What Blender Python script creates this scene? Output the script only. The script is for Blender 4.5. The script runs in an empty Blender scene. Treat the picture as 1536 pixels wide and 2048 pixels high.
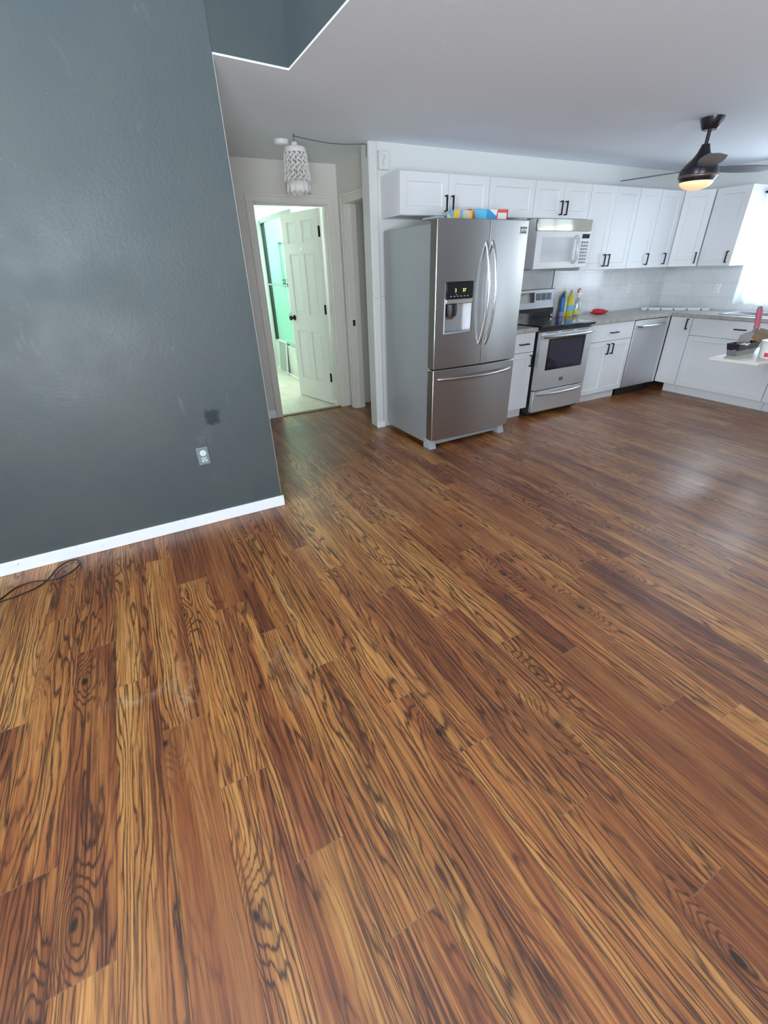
import bpy, bmesh, math, random
from mathutils import Vector, Matrix
random.seed(7)
R = math.radians
S = bpy.context.scene
COL = S.collection

# ------------------------------------------------------------------ camera, world, lights, exposure
cam_d = bpy.data.cameras.new('camera'); cam = bpy.data.objects.new('camera', cam_d); COL.objects.link(cam)
cr = Vector((0.87849286, -0.47706294, -0.02571458)); cu = Vector((0.25314249, 0.41915443, 0.8719108)); cf = Vector((0.40517795, 0.77247687, -0.48898908))
cm = Matrix((cr, cu, -cf)).transposed().to_4x4(); cm.translation = Vector((0, 0, 1.4814)); cam.matrix_world = cm
cam_d.sensor_fit = 'VERTICAL'; cam_d.sensor_height = 36.0; cam_d.sensor_width = 27.0
cam_d.lens = 877.2 / 2048 * 36.0; cam_d.clip_start = 0.02
S.camera = cam
S.view_settings.view_transform = 'Standard'; S.view_settings.look = 'None'
S.view_settings.gamma = 1.0; S.view_settings.use_curve_mapping = False
S.view_settings.exposure = 0.14
S.cycles.use_denoising = True
S.cycles.max_bounces = 10; S.cycles.diffuse_bounces = 6; S.cycles.glossy_bounces = 5; S.cycles.transparent_max_bounces = 12
S.cycles.sample_clamp_indirect = 6.0

world = bpy.data.worlds.new('sky'); S.world = world; world.use_nodes = True
wb = world.node_tree.nodes['Background']; wb.inputs[0].default_value = (0.72, 0.87, 1.0, 1); wb.inputs[1].default_value = 2.1

def area(name, loc, direction, sx, sy, power, color, spread=180):
    d = bpy.data.lights.new(name, 'AREA'); d.shape = 'RECTANGLE'; d.size = sx; d.size_y = sy; d.energy = power; d.color = color; d.spread = R(spread)
    o = bpy.data.objects.new(name, d); COL.objects.link(o); o.location = loc
    o.rotation_euler = Vector(direction).to_track_quat('-Z', 'Z').to_euler()
    return o
# daylight standing in the window openings; some lamps are added fill
DAY = (0.87, 0.935, 1.0)
LIGHTS = [
    ('sink_window_sky', (6.60, 2.52, 1.58), (-1, -0.05, -0.05), 0.95, 1.0, 33, (0.82, 0.92, 1.0), 180),
    ('patio_door_sky', (6.62, -0.1, 1.15), (-1, 0.1, 0.0), 0.75, 1.9, 4, DAY, 180),
    ('patio_door_up_fill', (6.62, -0.1, 0.95), (-1, 0.2, 0.9), 0.75, 1.6, 10, DAY, 110),  # added fill aimed up at the kitchen ceiling, in place of ground bounce
    ('side_kitchen_window_sky', (6.62, 1.1, 1.6), (-1, 0, 0.1), 0.75, 1.05, 10, (1.0, 0.97, 0.90), 180),
    ('living_window_sky', (-0.9, -3.35, 1.75), (0.1, 1, 0.0), 2.9, 1.9, 46, DAY, 180),
    ('living_window_up_fill', (-0.9, -3.37, 1.15), (0.8, 1, 0.9), 2.9, 0.8, 175, DAY, 110),  # added upward fill that brightens the flat ceiling, no outdoor surface built
    ('left_window_sky', (-3.36, 0.2, 2.3), (1, 0.2, 0.0), 2.2, 1.6, 300, (0.88, 0.95, 1.0), 180),
    ('bathroom_ceiling_light', (1.62, 6.7, 2.33), (0, 0, -1), 0.5, 0.5, 16, (0.95, 1.0, 0.94), 180),
    ('shower_ceiling_light', (2.48, 7.0, 2.33), (0, 0, -1), 0.5, 0.9, 24, (0.85, 1.0, 0.95), 180),
    ('behind_door_fill', (2.04, 6.12, 1.45), (0.12, -1, 0), 0.08, 1.4, 7, (0.92, 1.0, 0.98), 180),  # added lamp hidden behind the open door, brightens the gap at its hinges
]
for a in LIGHTS: area(*a)

# ------------------------------------------------------------------ node / material helpers
def mat(name, color=(0.8, 0.8, 0.8), rough=0.5, metal=0.0, **kw):
    m = bpy.data.materials.new(name); m.use_nodes = True
    b = m.node_tree.nodes['Principled BSDF']
    b.inputs['Base Color'].default_value = (*color, 1); b.inputs['Roughness'].default_value = rough; b.inputs['Metallic'].default_value = metal
    for k, v in kw.items(): b.inputs[k.replace('_', ' ')].default_value = v
    return m
class NT:
    def __init__(s, m): s.t = m.node_tree; s.b = s.t.nodes.get('Principled BSDF')
    def n(s, kind, **kw):
        x = s.t.nodes.new(kind)
        for k, v in kw.items(): setattr(x, k, v)
        return x
    def l(s, a, b): s.t.links.new(a, b)
    def math(s, op, a, b=None, c=None, clamp=False):
        x = s.n('ShaderNodeMath', operation=op, use_clamp=clamp)
        for i, v in enumerate((a, b, c)):
            if v is None: continue
            if isinstance(v, (int, float)): x.inputs[i].default_value = v
            else: s.l(v, x.inputs[i])
        return x.outputs[0]
    def smooth(s, v, lo, hi, a=0.0, b=1.0):
        x = s.n('ShaderNodeMapRange', interpolation_type='SMOOTHSTEP'); s.l(v, x.inputs[0])
        for i, q in enumerate((lo, hi, a, b)): x.inputs[i + 1].default_value = q
        return x.outputs[0]
    def mix(s, f, a, b, blend='MIX'):
        x = s.n('ShaderNodeMix', data_type='RGBA', blend_type=blend)
        if isinstance(f, (int, float)): x.inputs[0].default_value = f
        else: s.l(f, x.inputs[0])
        for i, v in ((6, a), (7, b)):
            if isinstance(v, tuple): x.inputs[i].default_value = (*v, 1) if len(v) == 3 else v
            else: s.l(v, x.inputs[i])
        return x.outputs[2]
    def noise(s, vec, scale, detail=2.0, rough=0.5, dist=0.0, dims='3D'):
        x = s.n('ShaderNodeTexNoise', noise_dimensions=dims); s.l(vec, x.inputs['Vector'])
        x.inputs['Scale'].default_value = scale; x.inputs['Detail'].default_value = detail
        x.inputs['Roughness'].default_value = rough; x.inputs['Distortion'].default_value = dist
        return x.outputs[0]
    def mapping(s, vec, scale=(1, 1, 1), loc=(0, 0, 0), rot=(0, 0, 0)):
        x = s.n('ShaderNodeMapping'); s.l(vec, x.inputs[0])
        x.inputs['Scale'].default_value = scale; x.inputs['Location'].default_value = loc; x.inputs['Rotation'].default_value = rot
        return x.outputs[0]
    def ramp(s, v, stops):
        x = s.n('ShaderNodeValToRGB'); s.l(v, x.inputs[0]); e = x.color_ramp.elements
        while len(e) < len(stops): e.new(0.5)
        for i, (p, c) in enumerate(stops): e[i].position = p; e[i].color = (*c, 1)
        return x.outputs[0]
    def obj(s): return s.n('ShaderNodeTexCoord').outputs['Object']
    def bump(s, h, strength, dist=0.01):
        x = s.n('ShaderNodeBump'); s.l(h, x.inputs['Height']); x.inputs['Strength'].default_value = strength; x.inputs['Distance'].default_value = dist
        s.l(x.outputs[0], s.b.inputs['Normal'])
def sr(r, g, b):
    f = lambda c: ((c / 255 + 0.055) / 1.055) ** 2.4 if c > 10 else c / 255 / 12.92
    return (f(r), f(g), f(b))
def paint(name, color, rough=0.5, var=0.04, bump=0.08, scale=60):
    m = mat(name, color, rough); t = NT(m); o = t.obj()
    n1 = t.noise(o, 1.7, 3); c = tuple(max(0, x * (1 - var)) for x in color)
    t.l(t.mix(n1, c, color), t.b.inputs['Base Color'])
    t.bump(t.noise(o, scale, 3), bump, 0.004)
    return m
M = {}
M['white_wall'] = paint('white_wall_paint', sr(216, 213, 206), 0.6, 0.03, 0.12, 90)
M['ceiling'] = paint('ceiling_paint', sr(232, 238, 246), 0.7, 0.02, 0.15, 70)
M['trim'] = paint('white_trim_paint', sr(222, 218, 210), 0.4, 0.04, 0.03, 20)
M['kit_wall'] = paint('kitchen_wall_paint', sr(220, 222, 220), 0.55, 0.03, 0.1, 90)
M['cab'] = paint('white_cabinet_lacquer', sr(215, 217, 220), 0.40, 0.02, 0.01, 20)
M['door'] = paint('white_door_paint', sr(226, 226, 222), 0.4, 0.03, 0.02, 30)
M['black'] = mat('black_metal', sr(24, 24, 26), 0.35, 0.6)
M['blackplastic'] = mat('black_plastic', sr(18, 18, 20), 0.4)
M['dark'] = mat('dark_gap', sr(14, 14, 15), 0.8)
M['bath_wall'] = paint('bathroom_paint', sr(222, 230, 224), 0.5, 0.03, 0.05, 60)
M['tub'] = mat('white_tub_enamel', sr(232, 234, 228), 0.18)
M['chrome'] = mat('chrome', sr(205, 210, 214), 0.16, 1.0)
M['bronze'] = mat('dark_bronze', sr(48, 44, 40), 0.4, 0.9)
M['white_plastic'] = mat('white_plastic', sr(228, 228, 224), 0.4)
M['glassy_black'] = mat('black_glass', sr(16, 18, 22), 0.06, 0.0)
M['oven_glass'] = mat('oven_glass', sr(38, 34, 52), 0.05, 0.0)

# grey-green wall paint with scuffs and one bare dark patch
def grey_paint(name, marks=True):
    base = sr(74, 82, 84)
    m = mat(name, base, 0.42); t = NT(m); o = t.obj()
    c = t.mix(t.smooth(t.noise(o, 1.3, 4, 0.6), 0.3, 0.7), sr(69, 79, 82), sr(78, 84, 84))
    if marks:
        sp = t.noise(t.mapping(o, (26, 26, 40)), 1.0, 2, 0.5); big = t.noise(o, 1.6, 2)
        spk = t.math('MULTIPLY', t.smooth(sp, 0.76, 0.82), t.smooth(big, 0.56, 0.66))
        c = t.mix(t.math('MULTIPLY', spk, 0.30), c, sr(205, 215, 215))
        sc = t.noise(t.mapping(o, (5, 5, 2.2), rot=(0, 0.5, 0)), 1.0, 5, 0.7, 1.2)
        c = t.mix(t.math('MULTIPLY', t.smooth(sc, 0.60, 0.8), 0.12), c, sr(190, 200, 200))
        sep = t.n('ShaderNodeSeparateXYZ'); t.l(o, sep.inputs[0])
        wob = t.math('MULTIPLY', t.math('SUBTRACT', t.noise(o, 38, 4, 0.6), 0.5), 0.05)
        dx = t.math('ABSOLUTE', t.math('ADD', t.math('SUBTRACT', sep.outputs[0], 0.310), wob))
        dz = t.math('ABSOLUTE', t.math('ADD', t.math('SUBTRACT', sep.outputs[2], 0.703), wob))
        mk = t.math('MULTIPLY', t.smooth(dx, 0.028, 0.052, 1, 0), t.smooth(dz, 0.036, 0.052, 1, 0))
        c = t.mix(t.math('MULTIPLY', mk, 0.9), c, sr(30, 40, 44))
    t.l(c, t.b.inputs['Base Color'])
    t.bump(t.noise(o, 55, 4, 0.6), 0.25, 0.004)
    t.l(t.smooth(t.noise(o, 3, 3), 0.3, 0.7, 0.36, 0.5), t.b.inputs['Roughness'])
    return m
M['grey_wall'] = grey_paint('grey_green_wall_paint'); M['grey_plain'] = grey_paint('grey_green_paint', False)

def scuffed(name, color, dirt, lo=0.66, hi=0.72, scale=(14, 14, 30)):
    m = mat(name, color, 0.42); t = NT(m); o = t.obj()
    n = t.noise(t.mapping(o, scale), 1.0, 4, 0.65, 0.6)
    t.l(t.mix(t.math('MULTIPLY', t.smooth(n, lo, hi), 0.8), color, dirt), t.b.inputs['Base Color'])
    return m
M['baseboard'] = scuffed('scuffed_white_baseboard', sr(242, 246, 248), sr(110, 95, 85))

def steel(name, color, rough=0.27, aniso=0.6, smear=0.06):
    m = mat(name, color, rough, 1.0); t = NT(m); o = t.obj()
    t.b.inputs['Anisotropic'].default_value = aniso; t.b.inputs['Anisotropic Rotation'].default_value = 0.25
    tg = t.n('ShaderNodeTangent', direction_type='RADIAL', axis='Z'); t.l(tg.outputs[0], t.b.inputs['Tangent'])
    fine = t.noise(t.mapping(o, (3, 3, 260)), 1.0, 3, 0.6)
    blot = t.noise(o, 2.0, 1, 0.4)
    t.l(t.math('ADD', t.math('MULTIPLY', fine, 0.06), t.smooth(blot, 0.2, 0.8, rough - 0.01, rough + 0.02)), t.b.inputs['Roughness'])
    c2 = tuple(x * 0.92 for x in color)
    t.l(t.mix(fine, c2, color), t.b.inputs['Base Color'])
    return m
M['steel'] = steel('brushed_stainless_steel', sr(190, 192, 194))
M['steel2'] = steel('satin_stainless_steel', sr(206, 207, 210), 0.36)
M['bar'] = mat('polished_steel_bar', sr(200, 200, 200), 0.2, 1.0)
# fridge side: painted grey sheet with small dimples
m = mat('grey_fridge_side', sr(168, 172, 178), 0.36, 0.55); t = NT(m); o = t.obj()
t.bump(t.noise(o, 120, 2), 0.12, 0.003); t.l(t.smooth(t.noise(t.mapping(o, (6, 6, 2)), 1, 4), 0.3, 0.8, 0.3, 0.46), t.b.inputs['Roughness']); M['fridge_side'] = m
M['vinylgrey'] = mat('grey_plastic', sr(150, 155, 160), 0.45)

# countertop: mottled grey laminate
m = mat('grey_laminate_counter', sr(150, 148, 146), 0.3); t = NT(m); o = t.obj()
n = t.noise(o, 22, 5, 0.65, 0.4)
t.l(t.ramp(n, [(0.3, sr(140, 137, 133)), (0.5, sr(160, 157, 152)), (0.7, sr(176, 172, 164))]), t.b.inputs['Base Color']); M['counter'] = m

def tile(name, c1, c2, mortar, w, h, rough, axes):
    m = mat(name, c1, rough); t = NT(m); o = t.obj()
    sep = t.n('ShaderNodeSeparateXYZ'); t.l(o, sep.inputs[0])
    cb = t.n('ShaderNodeCombineXYZ'); t.l(sep.outputs[axes[0]], cb.inputs[0]); t.l(sep.outputs[axes[1]], cb.inputs[1])
    b = t.n('ShaderNodeTexBrick'); t.l(cb.outputs[0], b.inputs['Vector'])
    b.inputs['Scale'].default_value = 1.0; b.inputs['Brick Width'].default_value = w; b.inputs['Row Height'].default_value = h
    b.inputs['Mortar Size'].default_value = 0.0015; b.inputs['Mortar Smooth'].default_value = 0.1
    b.inputs['Color1'].default_value = (*c1, 1); b.inputs['Color2'].default_value = (*c2, 1); b.inputs['Mortar'].default_value = (*mortar, 1)
    v = t.noise(o, 5, 4, 0.6, 0.5)
    t.l(t.mix(t.math('MULTIPLY', t.smooth(v, 0.45, 0.75), 0.35), b.outputs['Color'], mortar), t.b.inputs['Base Color'])
    return m
M['splash_b'] = tile('marbled_white_tile_back', sr(218, 220, 222), sr(212, 214, 216), sr(190, 192, 194), 0.30, 0.15, 0.10, (0, 2))
M['splash_r'] = tile('marbled_white_tile_right', sr(218, 220, 222), sr(212, 214, 216), sr(190, 192, 194), 0.30, 0.15, 0.10, (1, 2))
M['splash_range'] = tile('grey_tile_behind_range', sr(176, 178, 178), sr(166, 168, 170), sr(150, 150, 150), 0.30, 0.10, 0.22, (0, 2))
M['bath_floor'] = tile('pale_bathroom_planks', sr(222, 216, 200), sr(208, 204, 190), sr(186, 180, 166), 0.9, 0.18, 0.4, (1, 0))

# glass
def glass(name, tint, gloss_rough=0.02, fac=0.10):
    m = bpy.data.materials.new(name); m.use_nodes = True; nt = m.node_tree; nt.nodes.clear()
    out = nt.nodes.new('ShaderNodeOutputMaterial'); mx = nt.nodes.new('ShaderNodeMixShader')
    tr = nt.nodes.new('ShaderNodeBsdfTransparent'); gl = nt.nodes.new('ShaderNodeBsdfGlossy')
    tr.inputs[0].default_value = (*tint, 1); gl.inputs['Roughness'].default_value = gloss_rough; mx.inputs[0].default_value = fac
    nt.links.new(tr.outputs[0], mx.inputs[1]); nt.links.new(gl.outputs[0], mx.inputs[2]); nt.links.new(mx.outputs[0], out.inputs[0])
    return m
M['pane'] = glass('clear_window_glass', (0.97, 0.99, 1.0), 0.01, 0.05)
M['shower_glass'] = glass('green_shower_glass', (0.84, 0.965, 0.92), 0.05, 0.06)
M['clear_plastic'] = glass('clear_bottle_plastic', (0.86, 0.90, 0.92), 0.1, 0.18)
def sheer(name):
    m = bpy.data.materials.new(name); m.use_nodes = True; nt = m.node_tree; nt.nodes.clear()
    out = nt.nodes.new('ShaderNodeOutputMaterial'); mx = nt.nodes.new('ShaderNodeMixShader'); mx2 = nt.nodes.new('ShaderNodeMixShader')
    tr = nt.nodes.new('ShaderNodeBsdfTransparent'); tl = nt.nodes.new('ShaderNodeBsdfTranslucent'); df = nt.nodes.new('ShaderNodeBsdfDiffuse')
    tl.inputs[0].default_value = (0.92, 0.96, 1, 1); df.inputs[0].default_value = (0.86, 0.9, 0.94, 1)
    mx.inputs[0].default_value = 0.45; mx2.inputs[0].default_value = 0.68
    nt.links.new(tl.outputs[0], mx.inputs[1]); nt.links.new(df.outputs[0], mx.inputs[2])
    nt.links.new(tr.outputs[0], mx2.inputs[1]); nt.links.new(mx.outputs[0], mx2.inputs[2]); nt.links.new(mx2.outputs[0], out.inputs[0])
    return m
M['sheer'] = sheer('white_sheer_fabric')
m = mat('warm_lit_glass', (1.0, 0.75, 0.5), 0.4); m.node_tree.nodes['Principled BSDF'].inputs['Emission Color'].default_value = (1.0, 0.52, 0.22, 1)
m.node_tree.nodes['Principled BSDF'].inputs['Emission Strength'].default_value = 0.72; M['bowl'] = m
m = mat('lit_display_digits', (0.4, 0.5, 0.1), 0.4); m.node_tree.nodes['Principled BSDF'].inputs['Emission Color'].default_value = (0.75, 0.85, 0.2, 1)
m.node_tree.nodes['Principled BSDF'].inputs['Emission Strength'].default_value = 1.2; M['digits'] = m

# ---- wood plank floor: UV 'grain' is in metres with a jump per plank, UV 'edge' runs 0..1 over a plank
def wood():
    m = mat('acacia_plank_floor', (0.3, 0.15, 0.06), 0.36); t = NT(m)
    uv = t.n('ShaderNodeUVMap', uv_map='grain').outputs[0]; ed = t.n('ShaderNodeUVMap', uv_map='edge').outputs[0]
    at = t.n('ShaderNodeAttribute', attribute_name='plank', attribute_type='GEOMETRY'); rs = t.n('ShaderNodeSeparateColor'); t.l(at.outputs['Color'], rs.inputs[0])
    r1, r2, r3 = rs.outputs[0], rs.outputs[1], rs.outputs[2]
    sep = t.n('ShaderNodeSeparateXYZ'); t.l(uv, sep.inputs[0]); u, v = sep.outputs[0], sep.outputs[1]
    # knots
    kv = t.mapping(uv, (4.2, 1.25, 1))
    vo = t.n('ShaderNodeTexVoronoi', feature='F1', voronoi_dimensions='2D'); t.l(kv, vo.inputs['Vector']); vo.inputs['Scale'].default_value = 1.0; vo.inputs['Randomness'].default_value = 0.9
    kd = t.n('ShaderNodeVectorMath', operation='SUBTRACT'); t.l(kv, kd.inputs[0]); t.l(vo.outputs['Position'], kd.inputs[1])
    ks = t.n('ShaderNodeSeparateXYZ'); t.l(kd.outputs[0], ks.inputs[0])
    kx = t.math('DIVIDE', ks.outputs[0], 4.2); ky = t.math('DIVIDE', ks.outputs[1], 1.25)
    kc = t.n('ShaderNodeSeparateColor'); t.l(vo.outputs['Color'], kc.inputs[0])
    kon = t.smooth(kc.outputs[0], 0.52, 0.56)
    wob = t.noise(t.mapping(uv, (30, 12, 1)), 1, 3, 0.6)
    q = t.math('ADD', t.math('POWER', t.math('DIVIDE', kx, 0.050), 2.0), t.math('POWER', t.math('DIVIDE', ky, 0.12), 2.0))
    swirl = t.math('MULTIPLY', t.math('EXPONENT', t.math('MULTIPLY', q, -1.0)), kon)
    core_r = t.math('SQRT', t.math('ADD', t.math('POWER', kx, 2.0), t.math('POWER', t.math('MULTIPLY', ky, 0.55), 2.0)))
    core = t.math('MULTIPLY', t.smooth(t.math('ADD', core_r, t.math('MULTIPLY', t.math('SUBTRACT', wob, 0.5), 0.022)), 0.004, 0.013, 1, 0), kon)
    # grain phase
    smo = t.smooth(r2, 0.78, 0.88)                       # calmer, redder planks
    n1 = t.noise(t.mapping(uv, (7.0, 0.85, 1)), 1.0, 2.0, 0.5, 0.0)
    n2 = t.noise(t.mapping(uv, (30, 3.4, 1)), 1.0, 4.0, 0.6)
    ph = t.math('ADD', t.math('MULTIPLY', u, 48.0), t.math('MULTIPLY', n1, 15.0))
    ph = t.math('ADD', ph, t.math('MULTIPLY', n2, 2.2))
    ph = t.math('ADD', ph, t.math('MULTIPLY', swirl, 5.0))
    band = t.math('ADD', t.math('MULTIPLY', t.math('SINE', t.math('MULTIPLY', ph, 6.2832)), 0.5), 0.5)
    line = t.math('POWER', band, 3.5)
    stre = t.noise(t.mapping(uv, (320, 5.0, 1)), 1.0, 4.0, 0.7)
    stre2 = t.noise(t.mapping(uv, (75, 1.5, 1)), 1.0, 3.0, 0.6)
    stre3 = t.noise(t.mapping(uv, (135, 1.7, 1), (5, 3, 0)), 1.0, 5.0, 0.62, 0.3)
    zone = t.noise(t.mapping(uv, (10, 0.7, 1)), 1.0, 3.0, 0.55, 0.3)
    tone = t.math('ADD', t.math('MULTIPLY', zone, 0.85), t.math('MULTIPLY', stre2, 0.65))
    tone = t.math('ADD', tone, t.math('MULTIPLY', t.math('SUBTRACT', r1, 0.5), 0.18))
    col = t.ramp(t.smooth(tone, 0.42, 1.04), [(0.0, sr(108, 56, 29)), (0.25, sr(146, 84, 43)), (0.5, sr(174, 112, 58)), (0.75, sr(193, 136, 75)), (1.0, sr(210, 160, 99))])
    sel = t.smooth(t.noise(t.mapping(uv, (14, 0.9, 1)), 1, 2), 0.32, 0.52, 0.45, 1.0)
    sel = t.math('MULTIPLY', sel, t.math('SUBTRACT', 1.0, t.math('MULTIPLY', smo, 0.55)))
    dk = t.math('MULTIPLY', t.math('MULTIPLY', line, sel), 0.86)
    dk = t.math('MAXIMUM', dk, t.math('MULTIPLY', t.math('MULTIPLY', t.smooth(stre3, 0.50, 0.62), 0.82), sel))
    dk = t.math('ADD', dk, t.math('MULTIPLY', t.smooth(stre, 0.48, 0.70), 0.42), clamp=True)
    col = t.mix(dk, col, sr(54, 24, 10))
    lt = t.smooth(t.noise(t.mapping(uv, (240, 3.0, 1), (1, 9, 0)), 1.0, 3.0, 0.6), 0.58, 0.74)
    col = t.mix(t.math('MULTIPLY', lt, 0.30), col, sr(218, 172, 112))
    # broad dark mineral streaks
    ms = t.smooth(t.noise(t.mapping(uv, (18, 1.2, 1), (3, 7, 0)), 1.0, 5, 0.65, 0.8), 0.60, 0.72)
    col = t.mix(t.math('MULTIPLY', ms, 0.66), col, sr(58, 32, 22))
    col = t.mix(t.math('MULTIPLY', core, 0.95), col, sr(20, 12, 8))
    col = t.mix(t.math('MULTIPLY', swirl, 0.25), col, sr(60, 32, 18))
    col = t.mix(t.math('MULTIPLY', smo, 0.60), col, sr(170, 122, 104), 'MULTIPLY')
    # joints
    es = t.n('ShaderNodeSeparateXYZ'); t.l(ed, es.inputs[0])
    du = t.math('MULTIPLY', t.math('MINIMUM', es.outputs[0], t.math('SUBTRACT', 1.0, es.outputs[0])), 0.15)
    dv = t.math('MULTIPLY', t.math('MINIMUM', es.outputs[1], t.math('SUBTRACT', 1.0, es.outputs[1])), 1.22)
    jd = t.math('MINIMUM', du, dv)
    col = t.mix(t.smooth(jd, 0.0004, 0.0012, 0.75, 0.0), col, sr(58, 34, 22))
    col = t.mix(t.math('MULTIPLY', t.smooth(dv, 0.0012, 0.0028, 1.0, 0.0), 0.22), col, sr(190, 160, 130))
    # pale worn scuffs with their own shape
    o = t.obj(); os_ = t.n('ShaderNodeSeparateXYZ'); t.l(o, os_.inputs[0])
    worn = t.noise(t.mapping(o, (16, 11, 1), rot=(0, 0, 0.5)), 1.0, 8, 0.72, 0.8)
    def spot(cx, cy, rx, ry):
        a = t.math('POWER', t.math('DIVIDE', t.math('SUBTRACT', os_.outputs[0], cx), rx), 2.0); b = t.math('POWER', t.math('DIVIDE', t.math('SUBTRACT', os_.outputs[1], cy), ry), 2.0)
        return t.smooth(t.math('ADD', a, b), 0.0, 1.0, 1, 0)
    sm = t.math('MAXIMUM', spot(-0.34, 1.52, 0.16, 0.06), spot(-0.17, 1.47, 0.07, 0.22))
    sm = t.math('MAXIMUM', sm, t.math('MULTIPLY', spot(1.35, 2.55, 0.75, 0.5), 0.5))
    sm = t.math('MAXIMUM', sm, t.math('MULTIPLY', spot(0.24, 1.35, 0.12, 0.3), 0.55))
    sm = t.math('MULTIPLY', sm, t.smooth(worn, 0.42, 0.72))
    col = t.mix(t.math('MULTIPLY', sm, 0.42), col, sr(205, 200, 198))
    col = t.mix(1.0, col, (1.0, 0.85, 0.56), 'MULTIPLY')
    hs = t.n('ShaderNodeHueSaturation'); t.l(col, hs.inputs['Color']); hs.inputs['Saturation'].default_value = 0.97; hs.inputs['Value'].default_value = 1.0
    t.l(t.math('ADD', t.math('MULTIPLY', r3, 0.16), 0.76), hs.inputs['Value'])
    t.l(hs.outputs[0], t.b.inputs['Base Color'])
    rg = t.math('ADD', t.smooth(t.noise(o, 2.2, 4, 0.6), 0.3, 0.7, 0.27, 0.36), t.math('MULTIPLY', stre, 0.06))
    t.l(t.math('ADD', rg, t.math('MULTIPLY', sm, 0.2)), t.b.inputs['Roughness'])
    t.b.inputs['Specular IOR Level'].default_value = 0.85
    h = t.math('SUBTRACT', t.math('MULTIPLY', stre, -0.5), t.smooth(jd, 0.0, 0.0015, 1.5, 0.0))
    t.bump(h, 0.14, 0.0015)
    return m
M['wood'] = wood()

# ------------------------------------------------------------------ mesh helpers
class MB:
    def __init__(s): s.bm = bmesh.new()
    def face(s, pts):
        return s.bm.faces.new([s.bm.verts.new(p) for p in pts])
    def hexa(s, v, skip=()):
        vs = [s.bm.verts.new(p) for p in v]
        for k, f in enumerate(((0, 3, 2, 1), (4, 5, 6, 7), (0, 1, 5, 4), (1, 2, 6, 5), (2, 3, 7, 6), (3, 0, 4, 7))):
            if k not in skip: s.bm.faces.new([vs[i] for i in f])
    def box(s, x0, x1, y0, y1, z0, z1):
        s.hexa([(x0, y0, z0), (x1, y0, z0), (x1, y1, z0), (x0, y1, z0), (x0, y0, z1), (x1, y0, z1), (x1, y1, z1), (x0, y1, z1)]); return s
    def lathe(s, prof, cx=0, cy=0, seg=32, axis='z', caps=True):
        rings = []
        for r, z in prof:
            ring = []
            for i in range(seg):
                a = 2 * math.pi * i / seg; p = (r * math.cos(a), r * math.sin(a))
                q = (cx + p[0], cy + p[1], z) if axis == 'z' else ((cx + p[0], z, cy + p[1]) if axis == 'y' else (z, cx + p[0], cy + p[1]))
                ring.append(s.bm.verts.new(q))
            rings.append(ring)
        for a, b in zip(rings, rings[1:]):
            for i in range(seg):
                j = (i + 1) % seg; s.bm.faces.new((a[i], a[j], b[j], b[i]))
        if caps:
            s.bm.faces.new(rings[0][::-1]); s.bm.faces.new(rings[-1])
        return s
    def tube(s, pts, r, seg=10, caps=True, flat=1.0):
        pts = [Vector(p) for p in pts]; rr = r if isinstance(r, (list, tuple)) else [r] * len(pts); rings = []; ref = None
        for i, p in enumerate(pts):
            d = (pts[min(i + 1, len(pts) - 1)] - pts[max(i - 1, 0)]).normalized()
            if ref is None:
                ref = Vector((0, 0, 1)) if abs(d.z) < 0.9 else Vector((1, 0, 0))
            n = d.cross(ref).normalized(); b = n.cross(d).normalized(); ref = b
            rings.append([s.bm.verts.new(p + n * rr[i] * math.cos(2 * math.pi * k / seg) * flat + b * rr[i] * math.sin(2 * math.pi * k / seg)) for k in range(seg)])
        for a, b in zip(rings, rings[1:]):
            for i in range(seg):
                j = (i + 1) % seg; s.bm.faces.new((a[i], a[j], b[j], b[i]))
        if caps: s.bm.faces.new(rings[0][::-1]); s.bm.faces.new(rings[-1])
        return s
    def prism(s, poly, z0, z1):
        a = [s.bm.verts.new((x, y, z0)) for x, y in poly]; b = [s.bm.verts.new((x, y, z1)) for x, y in poly]; n = len(poly)
        s.bm.faces.new(a[::-1]); s.bm.faces.new(b)
        for i in range(n): s.bm.faces.new((a[i], a[(i + 1) % n], b[(i + 1) % n], b[i]))
        return s
    def build(s, name, material, parent=None, bevel=0.0, smooth=30, loc=None, rotz=None, seg=2):
        bmesh.ops.recalc_face_normals(s.bm, faces=s.bm.faces)
        me = bpy.data.meshes.new(name); s.bm.to_mesh(me); s.bm.free()
        o = bpy.data.objects.new(name, me); COL.objects.link(o); me.materials.append(material)
        if smooth:
            for p in me.polygons: p.use_smooth = True
            me.set_sharp_from_angle(angle=R(smooth))
        if bevel:
            b = o.modifiers.new('bevel', 'BEVEL'); b.width = bevel; b.segments = seg; b.limit_method = 'ANGLE'; b.angle_limit = R(40)
        if parent: o.parent = parent
        if loc: o.location = loc
        if rotz is not None: o.rotation_euler.z = rotz
        return o
def thing(name, label, cat, loc=(0, 0, 0), rotz=0.0, group=None):
    o = bpy.data.objects.new(name, None); COL.objects.link(o); o.location = loc; o.rotation_euler.z = rotz; o.empty_display_size = 0.1
    return tag(o, label, cat, group)
def tag(o, label, cat, group=None):
    o['label'] = label; o['category'] = cat
    if group: o['group'] = group
    return o
def struct(o, label=None, cat=None):
    o['kind'] = 'structure'
    if label: o['label'] = label
    if cat: o['category'] = cat
    return o
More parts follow.
